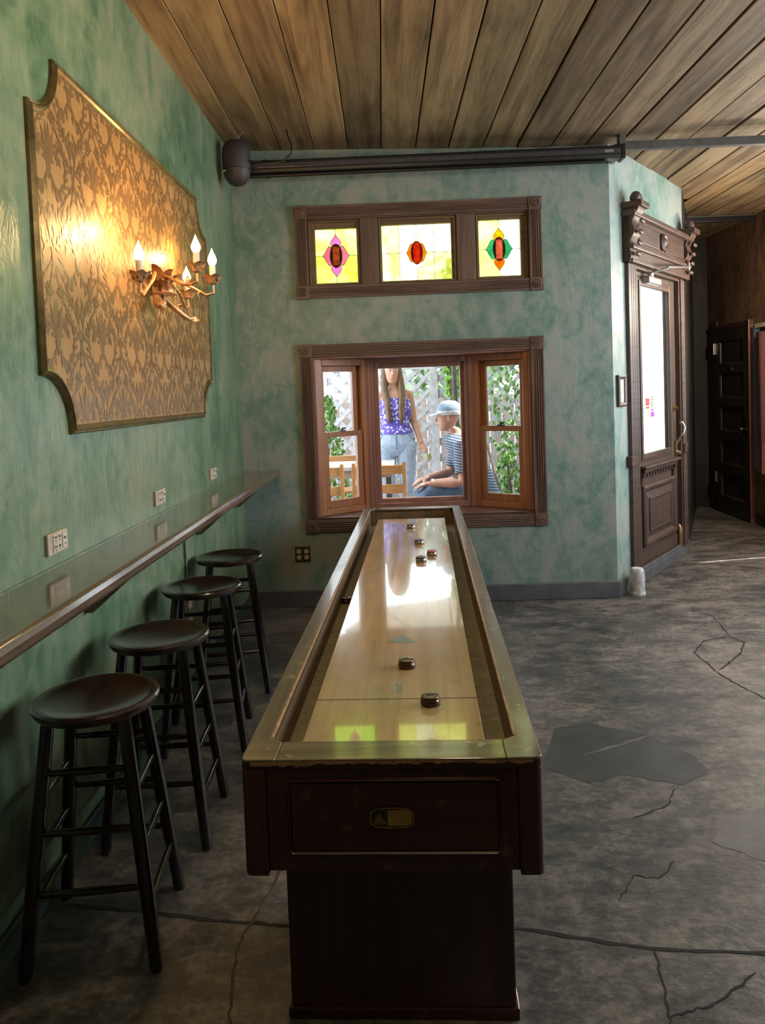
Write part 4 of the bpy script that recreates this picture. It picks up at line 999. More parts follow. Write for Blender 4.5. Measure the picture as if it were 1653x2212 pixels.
# ------------------------------------------------------------------ sconce
SY, SZc = 3.63, 2.13
sc = thing('wall_sconce', 'gilt leafy wall sconce with four lit candle bulbs', 'wall lamp', (XL + .008, SY, SZc))
def leaf(L, W_, curl, n=8, serr=4, thick=.0015):
    """leaf in local frame: grows along +z, faces -y, tip curling to -y"""
    mb = MB(); vs_ = []; fs = []
    for i in range(n + 1):
        t = i / n; w = W_ * math.sin(math.pi * min(1, .12 + .88 * t)) ** .7 * (1 + .22 * math.sin(t * serr * 2 * math.pi)) * (1 - t ** 4)
        a = curl * t * t; z = L * t * math.cos(a * .6); y = -L * t * math.sin(a * .6)
        vs_ += [(-w, y - .25 * w, z), (0, y, z), (w, y - .25 * w, z)]
        if i:
            k_ = 3 * i; fs += [(k_ - 3, k_ - 2, k_ + 1, k_), (k_ - 2, k_ - 1, k_ + 2, k_ + 1)]
    m_ = len(vs_); vs2 = [(x, y + thick, z) for x, y, z in vs_]
    return mb.add(vs_, fs).add(vs2, [f[::-1] for f in fs])
def merge(dst, src, mat): dst.add(src.v, src.f, mat); return dst
G = M['gilt']
put('back_plate', MB().lathe([(.055, 0), (.055, .008), (.04, .018), (.02, .022), (.001, .024)], 20), G, sc, rot=(0, R(90), 0), smooth=True)
plume = MB()
for az, L, W_, tilt in ((-90, .19, .030, 16), (-130, .16, .028, 24), (-50, .17, .028, 24), (-165, .13, .024, 34), (-15, .15, .026, 30), (30, .15, .026, 26), (90, .17, .028, 18), (-105, .12, .024, 44), (-70, .12, .024, 40)):
    merge(plume, leaf(L, W_, 1.3, 12, 6), Matrix.Translation((.07, 0, -.045)) @ Matrix.Rotation(R(az + 90), 4, 'Z') @ Matrix.Translation((0, -.012, 0)) @ Matrix.Rotation(R(tilt * .6), 4, 'X'))
put('leaf_plume', plume, G, sc, smooth=True)
crown = MB()
crown.lathe([(.030, -.052), (.058, -.050), (.062, -.044), (.055, -.038), (.030, -.040)], 20, Matrix.Translation((.075, 0, 0)))
for i in range(10):
    a = i * math.tau / 10; merge(crown, leaf(.03, .009, .8, 5, 1), Matrix.Translation((.075 + .055 * math.cos(a), .055 * math.sin(a), -.042)) @ Matrix.Rotation(a + R(90), 4, 'Z'))
put('crown_ring', crown, G, sc, smooth=True)
put('drop_finial', MB().lathe([(.004, -.052), (.006, -.062), (.012, -.085), (.010, -.105), (.003, -.115)], 12, Matrix.Translation((.075, 0, 0))), G, sc, smooth=True)
tl_ = MB(); tl_.tube([(.06, .03, -.05), (.09, .06, -.09), (.13, .09, -.13), (.16, .12, -.155), (.18, .15, -.15)], [.014, .016, .013, .010, .004], 10)
for i, (p, a) in enumerate((((.09, .06, -.09), 140), ((.13, .09, -.13), 120), ((.17, .13, -.15), 100))): merge(tl_, leaf(.05, .014, 1.2, 6, 2), Matrix.Translation(p) @ Matrix.Rotation(R(90), 4, 'Z') @ Matrix.Rotation(R(a), 4, 'Y'))
put('scroll_tail', tl_, G, sc, smooth=True)
tl2 = MB(); tl2.tube([(.05, -.03, -.05), (.07, -.06, -.10), (.10, -.10, -.12), (.10, -.15, -.11)], [.016, .024, .016, .006], 10)
for p, a in (((.07, -.06, -.10), -140), ((.09, -.10, -.12), -110), ((.06, -.04, -.06), -150)): merge(tl2, leaf(.055, .016, 1.2, 6, 2), Matrix.Translation(p) @ Matrix.Rotation(R(90), 4, 'Z') @ Matrix.Rotation(R(a), 4, 'Y'))
put('scroll_tail', tl2, G, sc, smooth=True)
bulbs = [(-1.055, 3.185, 2.165), (-.895, 3.490, 2.245), (-.865, 3.665, 2.215), (-1.09, 4.035, 2.20)]   # bulb base points, world
for bx, by, bz in bulbs:
    p = Vector((bx, by, bz)) - Vector((XL + .008, SY, SZc)); cup = p - Vector((0, 0, .085))
    s_ = 1 if p.y > 0 else -1
    arm = put('arm', MB().tube([(.045, .02 * s_, 0), (.06 + .15 * p.x, .25 * p.y + .01 * s_, .035), (.05 + .5 * p.x, .55 * p.y, -.015), (.85 * p.x + .01, .9 * p.y, cup.z - .055), (p.x, p.y + .004 * s_, cup.z - .045), (p.x, p.y, cup.z - .008)], [.009, .008, .0075, .007, .006, .005], 10), G, sc, smooth=True)
    wl = leaf(.05, .013, 1.3, 6, 2)
    put('arm_leaf', MB().add(wl.v, wl.f, Matrix.Translation((.8 * p.x, .82 * p.y, cup.z - .05)) @ Matrix.Rotation(R(60 * s_), 4, 'X')), G, arm, smooth=True)
    cupm = MB(); cupm.lathe([(.006, -.008), (.020, .0), (.024, .012), (.020, .02), (.012, .018)], 16, Matrix.Translation(cup))
    for i in range(6):
        a = i * math.tau / 6; merge(cupm, leaf(.056, .021, 1.0, 8, 2), Matrix.Translation(cup + Vector((.018 * math.cos(a), .018 * math.sin(a), .002))) @ Matrix.Rotation(a + R(90), 4, 'Z') @ Matrix.Rotation(R(14), 4, 'X'))
    put('leaf_cup', cupm, G, arm, smooth=True)
    cs = put('candle_sleeve', MB().lathe([(.0145, .01), (.0145, .085)], 16, Matrix.Translation(cup)), M['ivory'], sc, smooth=True)
    put('bulb', MB().lathe([(.010, 0), (.016, .006), (.0215, .020), (.0205, .032), (.014, .048), (.007, .062), (.003, .074), (.0008, .080)], 18, Matrix.Translation(p)), M['bulb'], sc, smooth=True)
    ld = bpy.data.lights.new('candle_light', 'POINT'); ld.energy = 4.0; ld.color = (1.0, 0.55, 0.22); ld.shadow_soft_size = .025
    lo = bpy.data.objects.new('candle_light', ld); col.objects.link(lo); lo.parent = sc; lo.location = p + Vector((.0, 0, .125))

# ------------------------------------------------------------------ speaker, screen case, ceiling bar
spk = thing('wall_speaker', 'dark oval loudspeaker hanging in the ceiling corner', 'speaker', (-1.052, 5.30, 3.185))
put('shell', MB().lathe([(.001, -.158), (.03, -.154), (.06, -.138), (.084, -.10), (.094, -.05), (.096, 0), (.096, .06), (.090, .10), (.07, .132), (.04, .150), (.001, .157)], 32), M['speaker'], spk, smooth=True)
put('seam_ring', MB().lathe([(.0945, -.056), (.0958, -.054), (.0958, -.051), (.0945, -.049)], 32), M['black_metal'], spk, smooth=True)
put('side_clip', MB().box((-.085, -.075, -.075), (-.060, -.055, -.066)), M['alu'], spk)
put('hanging_wire', MB().tube([(.0, .0, .15), (.10, -.02, .245)], .0022, 6), M['alu'], spk); put('hanging_wire', MB().tube([(.0, .0, .15), (-.07, -.01, .21)], .0022, 6), M['alu'], spk)
put('top_eye', MB().lathe([(.012, .15), (.012, .165), (.004, .17)], 10), M['alu'], spk)
cb = thing('speaker_cable', 'black cable looping from the ceiling to the speaker', 'cable', (-.70, 5.26, 3.39))
put('cable', MB().tube([(.0, .0, .0), (.01, .0, -.05), (.035, .0, -.12), (.03, .0, -.17), (-.02, .0, -.215), (-.10, .0, -.232), (-.18, .0, -.228), (-.27, .01, -.20)], .0055, 8), M['black_metal'], cb, smooth=True)
put('ceiling_staple', MB().box((-.012, -.008, -.006), (.012, .008, .0)), M['alu'], cb)
scr = thing('screen_case', 'long black roll-up projector screen case above the windows', 'projector screen', (.30, 5.52, 3.16))
cp = [(-.05, .0), (-.055, .02), (-.055, .078), (-.045, .086), (.05, .086), (.055, .075), (.055, .01), (.04, .0)]
put('case', MB().loft([[(x, y, z) for y, z in cp] for x in (-1.37, 1.31)]), M['black_metal'], scr, bevel=.004)
put('case_face', MB().box((-1.36, -.060, .030), (1.30, -.054, .062)), plain('satin_black_face', (0.10, 0.10, 0.115), 0.22, 0.5), scr, bevel=.002)
put('roller_bar', MB().tube([(-1.35, -.01, -.012), (1.20, -.01, -.012)], .013, 10), M['black_metal'], scr, smooth=True)
for x in (-1.385, 1.322): put('end_cap', MB().box((x - .014, -.060, -.006), (x + .014, .06, .094)), M['black_metal'], scr, bevel=.006)
put('maker_plate', MB().box((1.19, -.062, .038), (1.25, -.0595, .054)), M['alu'], scr)
for x in (-1.2, 1.30): put('wall_bracket', MB().box((x - .015, .05, .02), (x + .015, .178, .12)), M['black_metal'], scr)
cbm = thing('ceiling_strut', 'grey steel strut crossing under the planks beside the screen case', 'bar', (2.6, 5.52, 3.245))
put('strut', MB().box((-.98, -.022, -.025), (1.26, .022, .03)), M['steel_paint'], cbm, bevel=.004)
put('strut_lip', MB().box((-.98, -.028, .022), (1.26, .028, .032)), M['steel_paint'], cbm)
put('end_bracket', MB().box((-1.0, -.035, -.03), (-.955, .035, .085)), M['steel_paint'], cbm, bevel=.004)
put('hanger_rod', MB().tube([(-.975, 0, .05), (-.975, 0, .09)], .008, 8), M['alu'], cbm)

# ------------------------------------------------------------------ patio outside the window
def canvas():
    m, nt, out = new_mat('pale_canvas')
    n = noise(nt, coords(nt, 'Object'), 40, 2); c = ramp(nt, n, [(0.3, (0.62, 0.60, 0.55)), (0.7, (0.72, 0.70, 0.64))])
    a = node(nt, 'ShaderNodeBsdfDiffuse', {0: c}); b = node(nt, 'ShaderNodeBsdfTranslucent', {0: c})
    mx = node(nt, 'ShaderNodeMixShader', {0: 0.6, 1: a.outputs[0], 2: b.outputs[0]}); nt.links.new(mx.outputs[0], out.inputs[0]); return m
PZ = .21
pt = MB(); pt.box((-7, YF + .16, -.1), (1.45, 16, PZ)); pt.box((1.45, 7.4, -.1), (2.3, 16, PZ)); pt.box((2.3, 9.9, -.1), (12, 16, PZ))
structure('ground_patio', pt, M['patio'], 'pale paved patio outside the bay window')
# lattice fence
fence = thing('lattice_fence', 'white diagonal lattice fence at the back of the patio', 'fence', (0, 9.2, PZ))
FX0, FX1, FZ0, FZ1 = -2.6, 1.75, .06, 1.66
sp_ = .19; lw = .046; hgt = FZ1 - FZ0
for lay, sg in ((0, 1), (1, -1)):
    n0 = int((FX1 - FX0 + hgt) / sp_)
    for i in range(n0 + 1):
        # line x = x0 + sg * (z - FZ0)
        x0 = (FX0 - hgt + i * sp_) if sg > 0 else (FX0 + i * sp_)
        za, zb = 0, hgt
        lo_z = max(0, (FX0 - x0) if sg > 0 else (x0 - FX1)); hi_z = min(hgt, (FX1 - x0) if sg > 0 else (x0 - FX0))
        if hi_z - lo_z < .06: continue
        a = Vector((x0 + sg * lo_z, 0, FZ0 + lo_z)); b = Vector((x0 + sg * hi_z, 0, FZ0 + hi_z))
        L = (b - a).length; mt = Matrix.Translation(a + Vector((0, lay * .012, 0))) @ Matrix.Rotation(-sg * R(45) if sg > 0 else R(45), 4, 'Y')
        mb = MB(); mb.box((-lw / 2, 0, 0), (lw / 2, .010, L), Matrix.Translation(a + Vector((0, lay * .012, 0))) @ Matrix.Rotation(sg * R(45), 4, 'Y'))
        put('slat', mb, M['lattice'], fence)
put('top_rail', MB().box((FX0, -.02, FZ1 - .02), (FX1, .05, FZ1 + .05)), M['lattice'], fence)
put('bottom_rail', MB().box((FX0, -.02, .0), (FX1, .05, .07)), M['lattice'], fence)
for x in (-2.6, -.9, .42, 1.75): put('post', MB().box((x - .045, -.03, 0), (x + .045, .06, 1.80)), M['lattice'], fence)
bf = thing('board_fence', 'pinkish tan board fence behind the lattice', 'fence', (0, 9.9, PZ))
for i in range(30): put('board', MB().box((-3.0 + i * .16, 0, 0), (-2.85 + i * .16, .02, 1.30 + .01 * (i % 3))), M['lattice_back'], bf)

# foliage: leaf cards with real thickness scattered through a crown
def foliage(name, parent, c, r, n, size, mat, seed, shape='ball'):
    rnd = random.Random(seed); mb = MB()
    for i in range(n):
        if shape == 'ball':
            while True:
                p = Vector((rnd.uniform(-1, 1), rnd.uniform(-1, 1), rnd.uniform(-1, 1)))
                if .35 < p.length < 1: break
            p = Vector((p.x * r[0], p.y * r[1], p.z * r[2]))
        else:
            t = rnd.random(); a = rnd.random() * math.tau; q = rnd.uniform(.5, 1) * (1 - .75 * t if shape == 'cone' else 1)
            p = Vector((r[0] * q * math.cos(a), r[1] * q * math.sin(a), -r[2] + 2 * r[2] * t))
        s = size * rnd.uniform(.6, 1.3)
        m_ = Matrix.Translation(Vector(c) + p) @ Matrix.Rotation(rnd.random() * math.tau, 4, 'Z') @ Matrix.Rotation(rnd.uniform(-1.1, 1.1), 4, 'X')
        mb.add([(-s * .35, 0, 0), (0, -s * .12, -s * .55), (s * .35, 0, 0), (0, -s * .06, s * .55), (0, .1 * s, 0)], [(0, 1, 2, 3), (0, 4, 1), (1, 4, 2), (2, 4, 3), (3, 4, 0)], m_)
    o = put(name, mb, mat, parent); o['kind'] = 'stuff'; return o
iv = thing('ivy_post', 'garden post covered in bright green ivy', 'plant', (.64, 9.03, PZ))
put('post', MB().box((-.04, -.04, 0), (.04, .04, 2.9)), M['bark'], iv)
foliage('ivy_leaves', iv, (.02, 0, 2.05), (.12, .07, .75), 420, .095, M['leaf_ivy'], 3, 'tube')
foliage('ivy_leaves', iv, (.05, -.05, .80), (.10, .06, .20), 26, .10, M['leaf_ivy'], 4)
def bush(label, x, y, r, h, n, seed, mat='leaf', base=PZ, shape='cone', size=.06):
    b = thing('shrub', label, 'shrub', (x, y, base), 0, 'shrubs on the patio')
    put('stem', MB().tube([(0, 0, 0), (.02, 0, h * .5), (0, 0, h * .85)], [.03, .02, .008], 8), M['bark'], b)
    foliage('foliage', b, (0, 0, h * .52), (r, r, h * .48), n, size, M[mat], seed, shape); return b
bush('green conifer shrub seen through the left side sash', -.78, 8.0, .34, 1.35, 900, 11)
bush('tall green shrub seen through the right side sash', 1.30, 8.1, .36, 1.95, 900, 12, shape='tube')
bush('low dark shrub under the right side sash', 1.05, 7.6, .22, .75, 260, 14)
def tree(label, x, y, h, r, n, seed, mat):
    t = thing('tree', label, 'tree', (x, y, 0), 0, 'pale trees beyond the patio')
    put('trunk', MB().tube([(0, 0, 0), (.1, 0, h * .4), (0, .1, h * .75)], [.14, .11, .05], 8), M['bark'], t)
    foliage('crown', t, (0, 0, h * .70), (r, r, h * .33), n, .26, M[mat], seed)
tree('pale leafy tree behind the lattice fence, beside the ivy post', .9, 13.5, 2.9, 1.1, 700, 21, 'leaf_pale')
tree('pale leafy tree behind the lattice fence, seen through the left sash and transom', -2.6, 14.5, 3.2, 1.4, 800, 22, 'leaf_pale')
up_ = thing('patio_parasol', 'dark grey parasol pole beside the ivy post, unseen pale top added to block sky', 'parasol', (.60, 7.78, PZ))
put('pole', MB().tube([(0, 0, 0), (-.04, 0, 1.6), (-.10, 0, 2.44)], [.025, .025, .022], 10), M['steel_paint'], up_, smooth=True)
can = MB(); can.lathe([(1.15, 2.10), (.6, 2.30), (.03, 2.46), (.03, 2.475), (.6, 2.312), (1.15, 2.11)], 8, Matrix.Translation((-.10, 0, 0)), cap=False)  # unseen parasol top added to block sky glare on the playing board
cn = put('sky_blocker', can, canvas(), up_)
for i in range(8):
    a = i * math.tau / 8; put('rib', MB().tube([(-.10 + .03 * math.cos(a), .03 * math.sin(a), 2.44), (-.10 + 1.13 * math.cos(a), 1.13 * math.sin(a), 2.095)], .008, 6), M['steel_paint'], cn)
put('base', MB().lathe([(.22, 0), (.22, .03), (.06, .06), (.03, .10)], 20), M['steel_paint'], up_, smooth=True)
# bamboo canes leaning behind the right sash
for i, (x, dx) in enumerate(((1.00, -.18), (1.10, .06), (1.32, -.04))):
    bc = thing('leaning_cane', ['thin cane leaning left behind the right sash', 'thin cane leaning right behind the right sash', 'pale board leaning behind the right sash'][i], 'cane', (x, 7.1, PZ), 0, 'canes outside the right sash')
    put('cane', MB().tube([(0, 0, .0), (dx * .5, .1, .42), (dx, .2, .85)], [.014, .013, .012] if i < 2 else [.03, .03, .03], 8), M['bark'] if i < 2 else M['lattice_back'], bc)
    put('node_ring', MB().tube([(dx * .5, .1, .41), (dx * .51, .102, .43)], .018 if i < 2 else .034, 8), M['bark'], bc)
# patio table and folding chairs
tb_ = thing('patio_table', 'grey topped patio table with papers outside the window', 'table', (-.42, 6.98, PZ))
put('top', MB().box((-.36, -.30, .70), (.36, .30, .735)), M['patio_table'], tb_, bevel=.006)
put('apron', MB().box((-.32, -.26, .63), (.32, .26, .70)), M['lattice_back'], tb_)
for sx in (-1, 1):
    for sy in (-1, 1): put('leg', MB().box((sx * .30 - .02, sy * .24 - .02, 0), (sx * .30 + .02, sy * .24 + .02, .63)), M['steel_paint'], tb_)
mn = thing('menu_sheet', 'white menu sheet lying on the patio table', 'paper', (-.42, 6.86, PZ + .7355))
put('sheet', MB().box((-.13, -.10, 0), (.10, .06, .004)), M['white_trim'], mn); put('clip', MB().box((-.03, .045, .004), (.03, .06, .009)), M['black_metal'], mn)
def chair(label, x, y, rz):
    ch = thing('folding_chair', label, 'chair', (x, y, PZ), rz, 'wooden folding chairs on the patio')
    W_ = .21
    for sx in (-1, 1):
        put('back_post', MB().box((sx * W_ - .016, -.014, 0), (sx * W_ + .016, .014, .80), Matrix.Rotation(R(-9), 4, 'X')), M['chair_wood'], ch, bevel=.003)
        put('leg', MB().box((sx * (W_ - .034) - .014, -.014, 0), (sx * (W_ - .034) + .014, .014, .52), Matrix.Translation((0, .36, 0)) @ Matrix.Rotation(R(38), 4, 'X')), M['chair_wood'], ch, bevel=.003)
    for z in (.54, .70): put('back_slat', MB().box((-W_ + .014, -.010, z), (W_ - .014, .012, z + .075), Matrix.Rotation(R(-9), 4, 'X')), M['chair_wood'], ch, bevel=.003)
    for i in range(5): put('seat_slat', MB().box((-W_ + .02, .04 + i * .07, .42), (W_ - .02, .10 + i * .07, .44)), M['chair_wood'], ch, bevel=.002)
    return ch
chair('honey coloured folding chair with its back to the centre pane', -.19, 6.28, R(0))
chair('honey coloured folding chair on the far side of the table', -.62, 7.72, R(180))
chair('honey coloured folding chair behind the left sash', -.70, 6.24, R(4))

# ------------------------------------------------------------------ people on the patio
def fuse(name, mb, mat, parent, vox=.007, smooth_it=6):
    o = put(name, mb, mat, parent, smooth=True)
    r = o.modifiers.new('fuse', 'REMESH'); r.mode = 'VOXEL'; r.voxel_size = vox; r.use_smooth_shade = True
    s = o.modifiers.new('soften', 'SMOOTH'); s.factor = .5; s.iterations = smooth_it
    return o
def ring(cx, cy, z, rx, ry, n=20, tilt=0): return [(cx + rx * math.cos(t * math.tau / n), cy + ry * math.sin(t * math.tau / n), z) for t in range(n)]
def hand(mb, wrist, d, palm_n, side, s=1.0, curl=.7):
    """wrist point, direction of the fingers, palm normal, side: +1 thumb on d x n"""
    d = Vector(d).normalized(); n = Vector(palm_n); n = (n - d * n.dot(d)).normalized(); t = d.cross(n) * side; w = Vector(wrist)
    mb.tube([w - d * .02, w + d * .02 * s, w + d * .05 * s, w + d * .085 * s], [.022 * s, .026 * s, .034 * s, .030 * s], 10, flat=.55, up=tuple(n))
    for i, (o, L) in enumerate(((-.027, .058), (-.009, .072), (.009, .078), (.027, .070))):
        b = w + d * .078 * s + t * o * s; c1 = curl * .8; c2 = curl * 1.7
        p1 = b + (d * math.cos(c1) + n * math.sin(c1)) * L * .5 * s; p2 = p1 + (d * math.cos(c2) + n * math.sin(c2)) * L * .5 * s
        mb.tube([b - d * .02, b, p1, p2], [.0095 * s, .0095 * s, .0088 * s, .0075 * s], 8)
    b = w + d * .025 * s + t * .026 * s
    p1 = b + (d * .6 + t * .7 + n * .25).normalized() * .035 * s; p2 = p1 + (d * .75 + t * .1 + n * .65).normalized() * .032 * s
    mb.tube([b - t * .012, b, p1, p2], [.013 * s, .012 * s, .010 * s, .008 * s], 8)
def head(mb, c, s, yaw):
    """head with brow, nose, chin and ears; faces -y before the turn"""
    m_ = Matrix.Translation(c) @ Matrix.Rotation(yaw, 4, 'Z') @ Matrix.Scale(s, 4)
    prof = [(-.115, .030, .030, -.045), (-.105, .046, .045, -.035), (-.075, .060, .068, -.018), (-.03, .068, .086, -.006), (.02, .073, .094, 0), (.06, .070, .092, .003), (.09, .056, .074, .005), (.11, .032, .045, .006), (.116, .010, .015, .006)]
    mb.loft([[(rx * math.cos(t * math.tau / 20), cy + ry * math.sin(t * math.tau / 20), z) for t in range(20)] for z, rx, ry, cy in prof], True, m_)
    mb.tube([(0, -.084, .022), (0, -.098, -.004), (0, -.108, -.026), (0, -.090, -.036)], [.008, .010, .014, .010], 8, m_)
    mb.ellipsoid((0, -.084, -.062), (.024, .010, .012), 10, 6, m_); mb.ellipsoid((0, -.078, .036), (.052, .014, .011), 12, 6, m_)
    for sx in (-1, 1): mb.ellipsoid((sx * .074, .008, -.006), (.010, .018, .030), 10, 6, m_)
    return m_
def face_bits(parent, m_, skin_dark):
    for sx in (-1, 1):
        put('eye', MB().ellipsoid((sx * .030, -.086, .012), (.012, .007, .007), 10, 6, m_), M['white_trim'], parent, smooth=True)
        put('pupil', MB().ellipsoid((sx * .030, -.0925, .012), (.0055, .003, .0055), 8, 5, m_), M['slot'], parent, smooth=True)
        put('eyebrow', MB().tube([(sx * .014, -.092, .034), (sx * .032, -.091, .040), (sx * .050, -.080, .034)], [.004, .004, .002], 6, m_), M['hair'], parent)
    put('lips', MB().ellipsoid((0, -.092, -.062), (.022, .006, .006), 10, 6, m_), plain('lip_colour', (0.42, 0.14, 0.12), 0.4), parent, smooth=True)

# standing woman, facing the window
wo = thing('person', 'person in purple floral sleeveless top and pale jeans holding a glass', 'person', (-.045, 7.60, PZ)); WS = .965
sk_ = MB()
tor = [(.78, .10, .085, 0), (.86, .185, .115, 0), (.93, .175, .11, 0), (1.03, .130, .090, 0), (1.12, .135, .095, 0), (1.22, .150, .112, -.008), (1.31, .148, .098, 0), (1.37, .140, .075, .005), (1.405, .075, .055, .008), (1.44, .052, .050, .005), (1.50, .050, .052, 0)]
sk_.loft([ring(0, cy, z, rx, ry) for z, rx, ry, cy in tor])
hm = head(sk_, Vector((-.02, -.012, 1.575)), 1.0, R(8))
for sx in (-1, 1):
    sk_.tube([(sx * .09, 0, .86), (sx * .095, -.005, .66), (sx * .088, -.012, .46), (sx * .088, .01, .30), (sx * .085, .015, .09)], [.100, .082, .058, .054, .038], 16)
    sk_.tube([(sx * .085, .04, .045), (sx * .088, -.03, .04), (sx * .09, -.11, .028), (sx * .09, -.16, .024)], [.034, .040, .036, .022], 12)
shd = Vector((.142, .005, 1.352)); elb = Vector((.178, .03, 1.10)); wri = Vector((.250, -.05, .868))
sk_.tube([shd - Vector((.05, 0, -.01)), shd, shd.lerp(elb, .5), elb, elb.lerp(wri, .35), wri], [.046, .050, .043, .037, .036, .025], 14)
hand(sk_, wri, (.38, -.30, -.80), (-.2, -.85, .1), 1, .95, .8)
shd2 = Vector((-.142, .005, 1.352)); elb2 = Vector((-.20, .05, 1.10)); wri2 = Vector((-.215, -.02, .87))
sk_.tube([shd2 + Vector((.05, 0, .01)), shd2, shd2.lerp(elb2, .5), elb2, elb2.lerp(wri2, .35), wri2], [.046, .050, .043, .037, .036, .025], 14)
hand(sk_, wri2, (0, -.15, -1), (1, -.1, 0), 1, .95, .5)
fuse('body', sk_, M['skin'], wo, .007, 4)
face_bits(wo, hm, 0)
tp = MB(); tp.loft([ring(0, cy, z, rx + .012, ry + .012) for z, rx, ry, cy in [(.965, .168, .118, 0), (1.0, .150, .108, 0), (1.03, .132, .092, 0), (1.12, .137, .097, 0), (1.22, .152, .114, -.008), (1.29, .150, .100, 0), (1.32, .12, .09, 0)]])
for sx in (-1, 1): tp.tube([(sx * .085, -.085, 1.29), (sx * .085, -.055, 1.375), (sx * .085, .01, 1.41), (sx * .085, .07, 1.36)], [.030, .028, .026, .028], 10)
for sx in (-1, 1): tp.ellipsoid((sx * .068, -.088, 1.225), (.058, .045, .055), 14, 8)
fuse('floral_top', tp, M['floral'], wo, .008, 4)
jn = MB(); jn.loft([ring(0, cy, z, rx, ry) for z, rx, ry, cy in [(.74, .08, .075, 0), (.80, .16, .11, 0), (.86, .200, .126, 0), (.92, .190, .124, 0), (.975, .168, .114, 0), (.99, .160, .110, 0)]])
for sx in (-1, 1): jn.tube([(sx * .098, 0, .87), (sx * .102, -.004, .66), (sx * .094, -.012, .46), (sx * .094, .008, .28), (sx * .092, .012, .11)], [.106, .092, .070, .066, .056], 16)
je = fuse('jeans', jn, M['jeans_pale'], wo, .008, 4)
put('fly_seam', MB().tube([(.0, -.117, .985), (.004, -.130, .90), (.004, -.118, .82)], .004, 6), M['jeans_blue'], je)
for sx in (-1, 1): put('pocket_seam', MB().tube([(sx * .13, -.078, .985), (sx * .145, -.09, .93), (sx * .185, -.05, .90)], .003, 6), M['jeans_blue'], je)
hr = MB(); hr.loft([ring(-.02, cy, z, rx, ry) for z, rx, ry, cy in [(1.30, .10, .045, .075), (1.42, .092, .052, .055), (1.52, .086, .072, .035), (1.60, .086, .090, .018), (1.66, .078, .086, .010), (1.695, .05, .055, .008), (1.705, .02, .02, .008)]])
for sx in (-1, 1):
    hr.tube([(sx * .070 - .02, -.01, 1.63), (sx * .084 - .02, -.035, 1.52), (sx * .088 - .01, -.075, 1.38), (sx * .070, -.125, 1.25), (sx * .062, -.130, 1.12), (sx * .055, -.120, 1.06)], [.030, .034, .038, .036, .028, .008], 12, flat=.7)
fuse('hair', hr, M['hair'], wo, .008, 3)
for sx in (-1, 1): put('shoe', MB().tube([(sx * .085, .06, .035), (sx * .088, -.03, .038), (sx * .09, -.11, .034), (sx * .09, -.175, .028)], [.036, .046, .042, .024], 12), M['white_trim'], wo, smooth=True)
gl = thing('drinking_glass', 'clear drinking glass with pale drink held by the standing person', 'glass', (.262, 7.42, .905))
put('tumbler', MB().lathe([(.024, 0), (.026, .004), (.033, .135), (.031, .135), (.0245, .008), (.001, .008)], 20, cap=False), M['tumbler'], gl, smooth=True)
put('drink', MB().lathe([(.0235, .009), (.028, .075), (.001, .075)], 18), plain('pale_lemon_drink', (0.75, 0.68, 0.35), 0.2), gl, smooth=True)

# seated man, turned to the left
ma = thing('person', 'person in navy striped polo shirt and cap sitting with hands on knee', 'person', (.665, 6.66, PZ - .06))
sb_ = MB(); hipz = .50
tors = [(.05, .43, .13, .16), (.03, .52, .15, .18), (-.01, .64, .145, .175), (-.06, .78, .145, .185), (-.11, .90, .140, .200), (-.15, .985, .115, .195), (-.175, 1.03, .075, .11), (-.19, 1.06, .062, .066), (-.215, 1.12, .060, .062)]
sb_.loft([[(x + rx * math.cos(t * math.tau / 20), ry_ * math.sin(t * math.tau / 20), z + .15 * rx * -math.cos(t * math.tau / 20)) for t in range(20)] for x, z, rx, ry_ in tors])
hm2 = head(sb_, Vector((-.245, -.0, 1.205)), 1.03, R(-90))
for sy in (-1, 1):
    sb_.tube([(.02, sy * .10, .50), (-.22, sy * .13, .555), (-.44, sy * .13, .585), (-.47, sy * .13, .56), (-.44, sy * .12, .34), (-.40, sy * .12, .08)], [.092, .085, .066, .062, .056, .040], 14)
    sb_.tube([(-.36, sy * .12, .05), (-.46, sy * .125, .045), (-.56, sy * .13, .03)], [.036, .042, .030], 12)
for sy, el_, wr_ in ((-1, (-.155, -.285, .665), (-.42, -.165, .655)), (1, (-.22, .26, .70), (-.44, .02, .675))):
    s0 = Vector((-.145, sy * .19, .965)); e0 = Vector(el_); w0 = Vector(wr_)
    sb_.tube([s0 - Vector((0, sy * .05, -.01)), s0, s0.lerp(e0, .5), e0, e0.lerp(w0, .3), w0], [.058, .062, .052, .046, .047, .030], 14)
    hand(sb_, w0, (-1, .25 if sy < 0 else -.2, -.25), (0, .1, -1), -1 if sy < 0 else 1, 1.05, .35)
fuse('body', sb_, M['skin2'], ma, .007, 4)
face_bits(ma, hm2, 0)
po = MB(); po.loft([[(x + (rx + .014) * math.cos(t * math.tau / 20), (ry_ + .014) * math.sin(t * math.tau / 20), z + .15 * rx * -math.cos(t * math.tau / 20)) for t in range(20)] for x, z, rx, ry_ in [(.045, .46, .145, .172), (.03, .52, .155, .182), (-.01, .64, .150, .178), (-.06, .78, .147, .187), (-.11, .90, .142, .202), (-.15, .985, .117, .197), (-.172, 1.03, .078, .115), (-.185, 1.055, .062, .070)]])
for sy, el_ in ((-1, (-.155, -.285, .665)), (1, (-.22, .26, .70))):
    s0 = Vector((-.145, sy * .19, .965)); e0 = Vector(el_)
    po.tube([s0 - Vector((0, sy * .06, -.015)), s0, s0.lerp(e0, .4), s0.lerp(e0, .78)], [.072, .080, .074, .070], 14)
fuse('polo_shirt', po, M['stripes'], ma, .008, 3)
